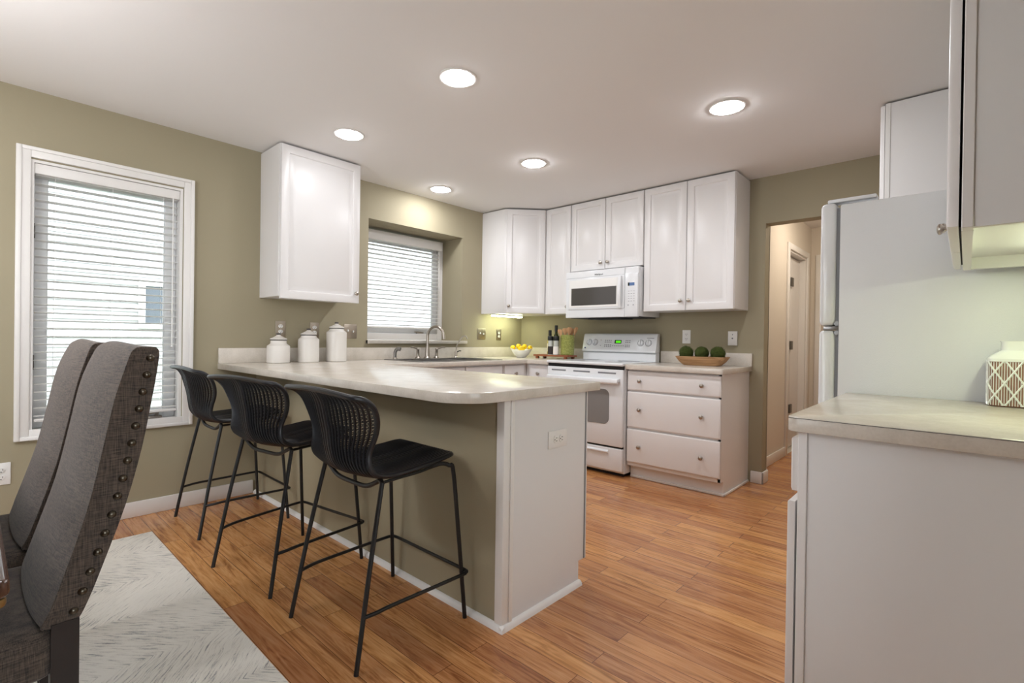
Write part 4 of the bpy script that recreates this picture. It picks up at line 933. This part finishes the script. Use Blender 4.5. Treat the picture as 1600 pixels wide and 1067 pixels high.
def copy_tree(o, parent=None):
    c = o.copy(); COL.objects.link(c)
    if parent is not None: c.parent = parent
    for ch in list(o.children): copy_tree(ch, c)
    return c
sA = copy_tree(s0); sB = copy_tree(s0)
s0.location = (1.995, -3.083, 0); s0.rotation_euler.z = math.radians(0)
sA.location = (1.270, -3.120, 0); sA.rotation_euler.z = math.radians(8.5); sA['label'] = 'middle black wicker bar stool of the three'
sB.location = (.422, -3.098, 0); sB.rotation_euler.z = math.radians(-1); sB['label'] = 'black wicker bar stool farthest back, beside the large window'

# ------------------------------------------------------------------ rug, dining chairs, table
rg = MB().box(.373, 3.05, -5.9, -3.494, .0005, .011, .004); o = rg.build('area_rug', 'rug_wool', loc=(1.7, -4.7, 0)); tag(o, 'grey and cream chevron wool rug under the dining chairs', 'rug')
def make_chair(label):
    t = thing('dining_chair', label, 'dining chair', (0, 0, 0), 0, 'charcoal upholstered dining chairs', local=True)
    # local: x across (right side at +.23), back faces -y; y measured from the rear top edge line
    hw = .235
    #       z     rear y   thickness
    prof = [(.492, -.018, .040), (.500, -.008, .062), (.53, .004, .062), (.60, .028, .064), (.72, .066, .068), (.84, .094, .072), (.95, .112, .070), (1.03, .124, .060), (1.055, .126, .052), (1.064, .120, .034)]
    prof = catmull(prof, 3); rings = []
    for z, yr, th in prof:
        n = 28; ring = []
        top = max(0, (z-.95)/.114); bot = max(0, (.56-z)/.07)
        wv_ = hw - .012*top**3 - .012*bot**2
        bulge = .024*max(0, 1-top**2.5*.75)*max(0, 1-bot**2*.5)
        # rear edge
        pts = []
        for k in range(7): x = -wv_+2*wv_*k/6; pts.append((x, yr-.004*(1 if k in (0, 6) else 0), z+.004*(0)))
        for k in range(1, 3): pts.append((wv_, yr-.006-(th-.012)*k/3, z))
        for k in range(17):
            x = wv_-2*wv_*k/16; q = x/wv_
            crown = bulge*(1-abs(q)**2.6)
            pts.append((x, yr-th-crown, z+.010*top*(1-q*q)))
        for k in range(1, 3): pts.append((-wv_, yr-th+(th-.012)*k/3, z))
        rings.append([Vector(p) for p in pts])
    back = MB().rings(rings).build('backrest', 'charcoal_linen', t, 60)
    # piping along both front edges
    idx = 9
    for i in (idx, idx+16): MB().tube([r[i]+Vector((.001 if i == idx else -.001, 0, 0)) for r in rings[2:-1]], .0022, 6).build('piping', 'charcoal_linen', back)
    nail = None; zs = [.518+.0372*k for k in range(15)]
    for z in zs:
        for i in range(len(prof)-1):
            if prof[i][0] <= z <= prof[i+1][0]:
                a = (z-prof[i][0])/(prof[i+1][0]-prof[i][0]); yr = prof[i][1]+(prof[i+1][1]-prof[i][1])*a; th = prof[i][2]+(prof[i+1][2]-prof[i][2])*a
                top = max(0, (z-.95)/.114); bot = max(0, (.56-z)/.07); wv_ = hw-.012*top**3-.012*bot**2
                for sx in (-1, 1):
                    if nail is None:
                        nail = MB().lathe([(.0085, 0), (.0075, .003), (.005, .0055), (0, .0066)], n=14).build('nailhead', 'bronze_nail', back); nh_ = nail
                    else: nh_ = nail.copy(); COL.objects.link(nh_)
                    nh_.location = (sx*(wv_-.0002), yr-th*.34, z); nh_.rotation_euler = (0, sx*PI/2, 0)
                break
    st = MB(); rr_ = []
    for z, ins in ((.392, .012), (.400, .003), (.45, 0), (.475, .004), (.488, .016), (.494, .05)):
        pts = arc(hw-ins-.03, -.065-ins-.03+.06, .03, 0, 90, 4)[:0]
        x0, x1, y0, y1, r = -hw+.006+ins, hw-.006-ins, -.53+ins, -.045-ins*.4, .03
        p = arc(x1-r, y0+r, r, -90, 0, 5)+arc(x1-r, y1-r, r, 0, 90, 5)+arc(x0+r, y1-r, r, 90, 180, 5)+arc(x0+r, y0+r, r, 180, 270, 5)
        rr_.append([Vector((a, b_, z)) for a, b_ in p])
    st.rings(rr_).build('seat', 'charcoal_linen', t, 50)
    for sx in (-1, 1):
        x = sx*(hw-.026)
        MB().rings([[Vector((x+dx*.02, y+dy*.022, z)) for dx, dy in ((-1, -1), (1, -1), (1, 1), (-1, 1))] for z, y in ((0, -.005), (.2, -.022), (.36, -.034), (.50, -.034))]).build('leg', 'black_leg', t)
        MB().rings([[Vector((x+dx*w_, -.49+dy*w_, z)) for dx, dy in ((-1, -1), (1, -1), (1, 1), (-1, 1))] for z, w_ in ((0, .015), (.395, .021))]).build('leg', 'black_leg', t)
    return t
c0 = make_chair('charcoal linen dining chair nearest the camera, its nailhead side showing')
c1 = copy_tree(c0); c1['label'] = 'charcoal linen dining chair farther from camera, half hidden by the nearer chair'
c0.location = (2.105, -4.012, .0112); c1.location = (1.56, -4.012, .0112)
t = thing('dining_table', 'dark glossy wooden dining table, its corner at the left edge', 'table', (1.8, -4.6, .0112))
MB().prism(arc(2.716-.012, -4.142-.012, .012, 0, 90, 4)+arc(.9+.02, -4.145-.02, .02, 90, 180, 4)+arc(.92, -5.03, .02, 180, 270, 4)+arc(2.68, -5.03, .02, 270, 360, 4), .735, .76, .006, seg=3).build('tabletop', 'table_wood', t)
ed = MB().prism(arc(2.716-.012, -4.144-.012, .011, 0, 90, 4)+arc(.9+.02, -4.147-.02, .018, 90, 180, 4)+arc(.92, -5.028, .018, 180, 270, 4)+arc(2.68, -5.028, .018, 270, 360, 4), .722, .7345, .004).build('edge_band', 'brass_edge', t)
MB().box(1.0, 2.60, -4.92, -4.27, .63, .7215, .004).build('apron', 'table_wood', t)
for x in (1.03, 2.57):
    for y in (-4.89, -4.30): MB().rings([[Vector((x+dx*w_, y+dy*w_, z)) for dx, dy in ((-1, -1), (1, -1), (1, 1), (-1, 1))] for z, w_ in ((.0115, .022), (.629, .036))]).build('leg', 'table_wood', t)

# dining pendant: unseen lamp added to light the room, placed by the stool shadows
t = thing('added_pendant', 'three-globe pendant lamp added out of view over the dining table', 'pendant lamp', (1.45, -4.72, 1.75))
MB().lathe([(0, 0), (.06, 0), (.06, -.02), (0, -.03)], (1.45, -4.72, H), 24).cyl((1.45, -4.72, 1.98), (1.45, -4.72, H-.02), .006).build('stem', 'nickel', t)
MB().lathe([(.06, .0), (.058, .03), (.05, .055), (.03, .075), (0, .08)], (1.45, -4.72, 1.90), 24).build('canopy', 'nickel', t)
for k in range(3):
    a = 2*PI*k/3; x, y = 1.45+.24*math.cos(a), -4.72+.24*math.sin(a)
    MB().tube([(1.45, -4.72, 1.93), (x, y, 1.93), (x, y, 1.86)], .006, 8).build('arm', 'nickel', t)
    MB().ball((x, y, 1.80), .055, 20).build('globe', 'bulb', t)
for o in bpy.data.objects:
    if '_w' in o: del o['_w']
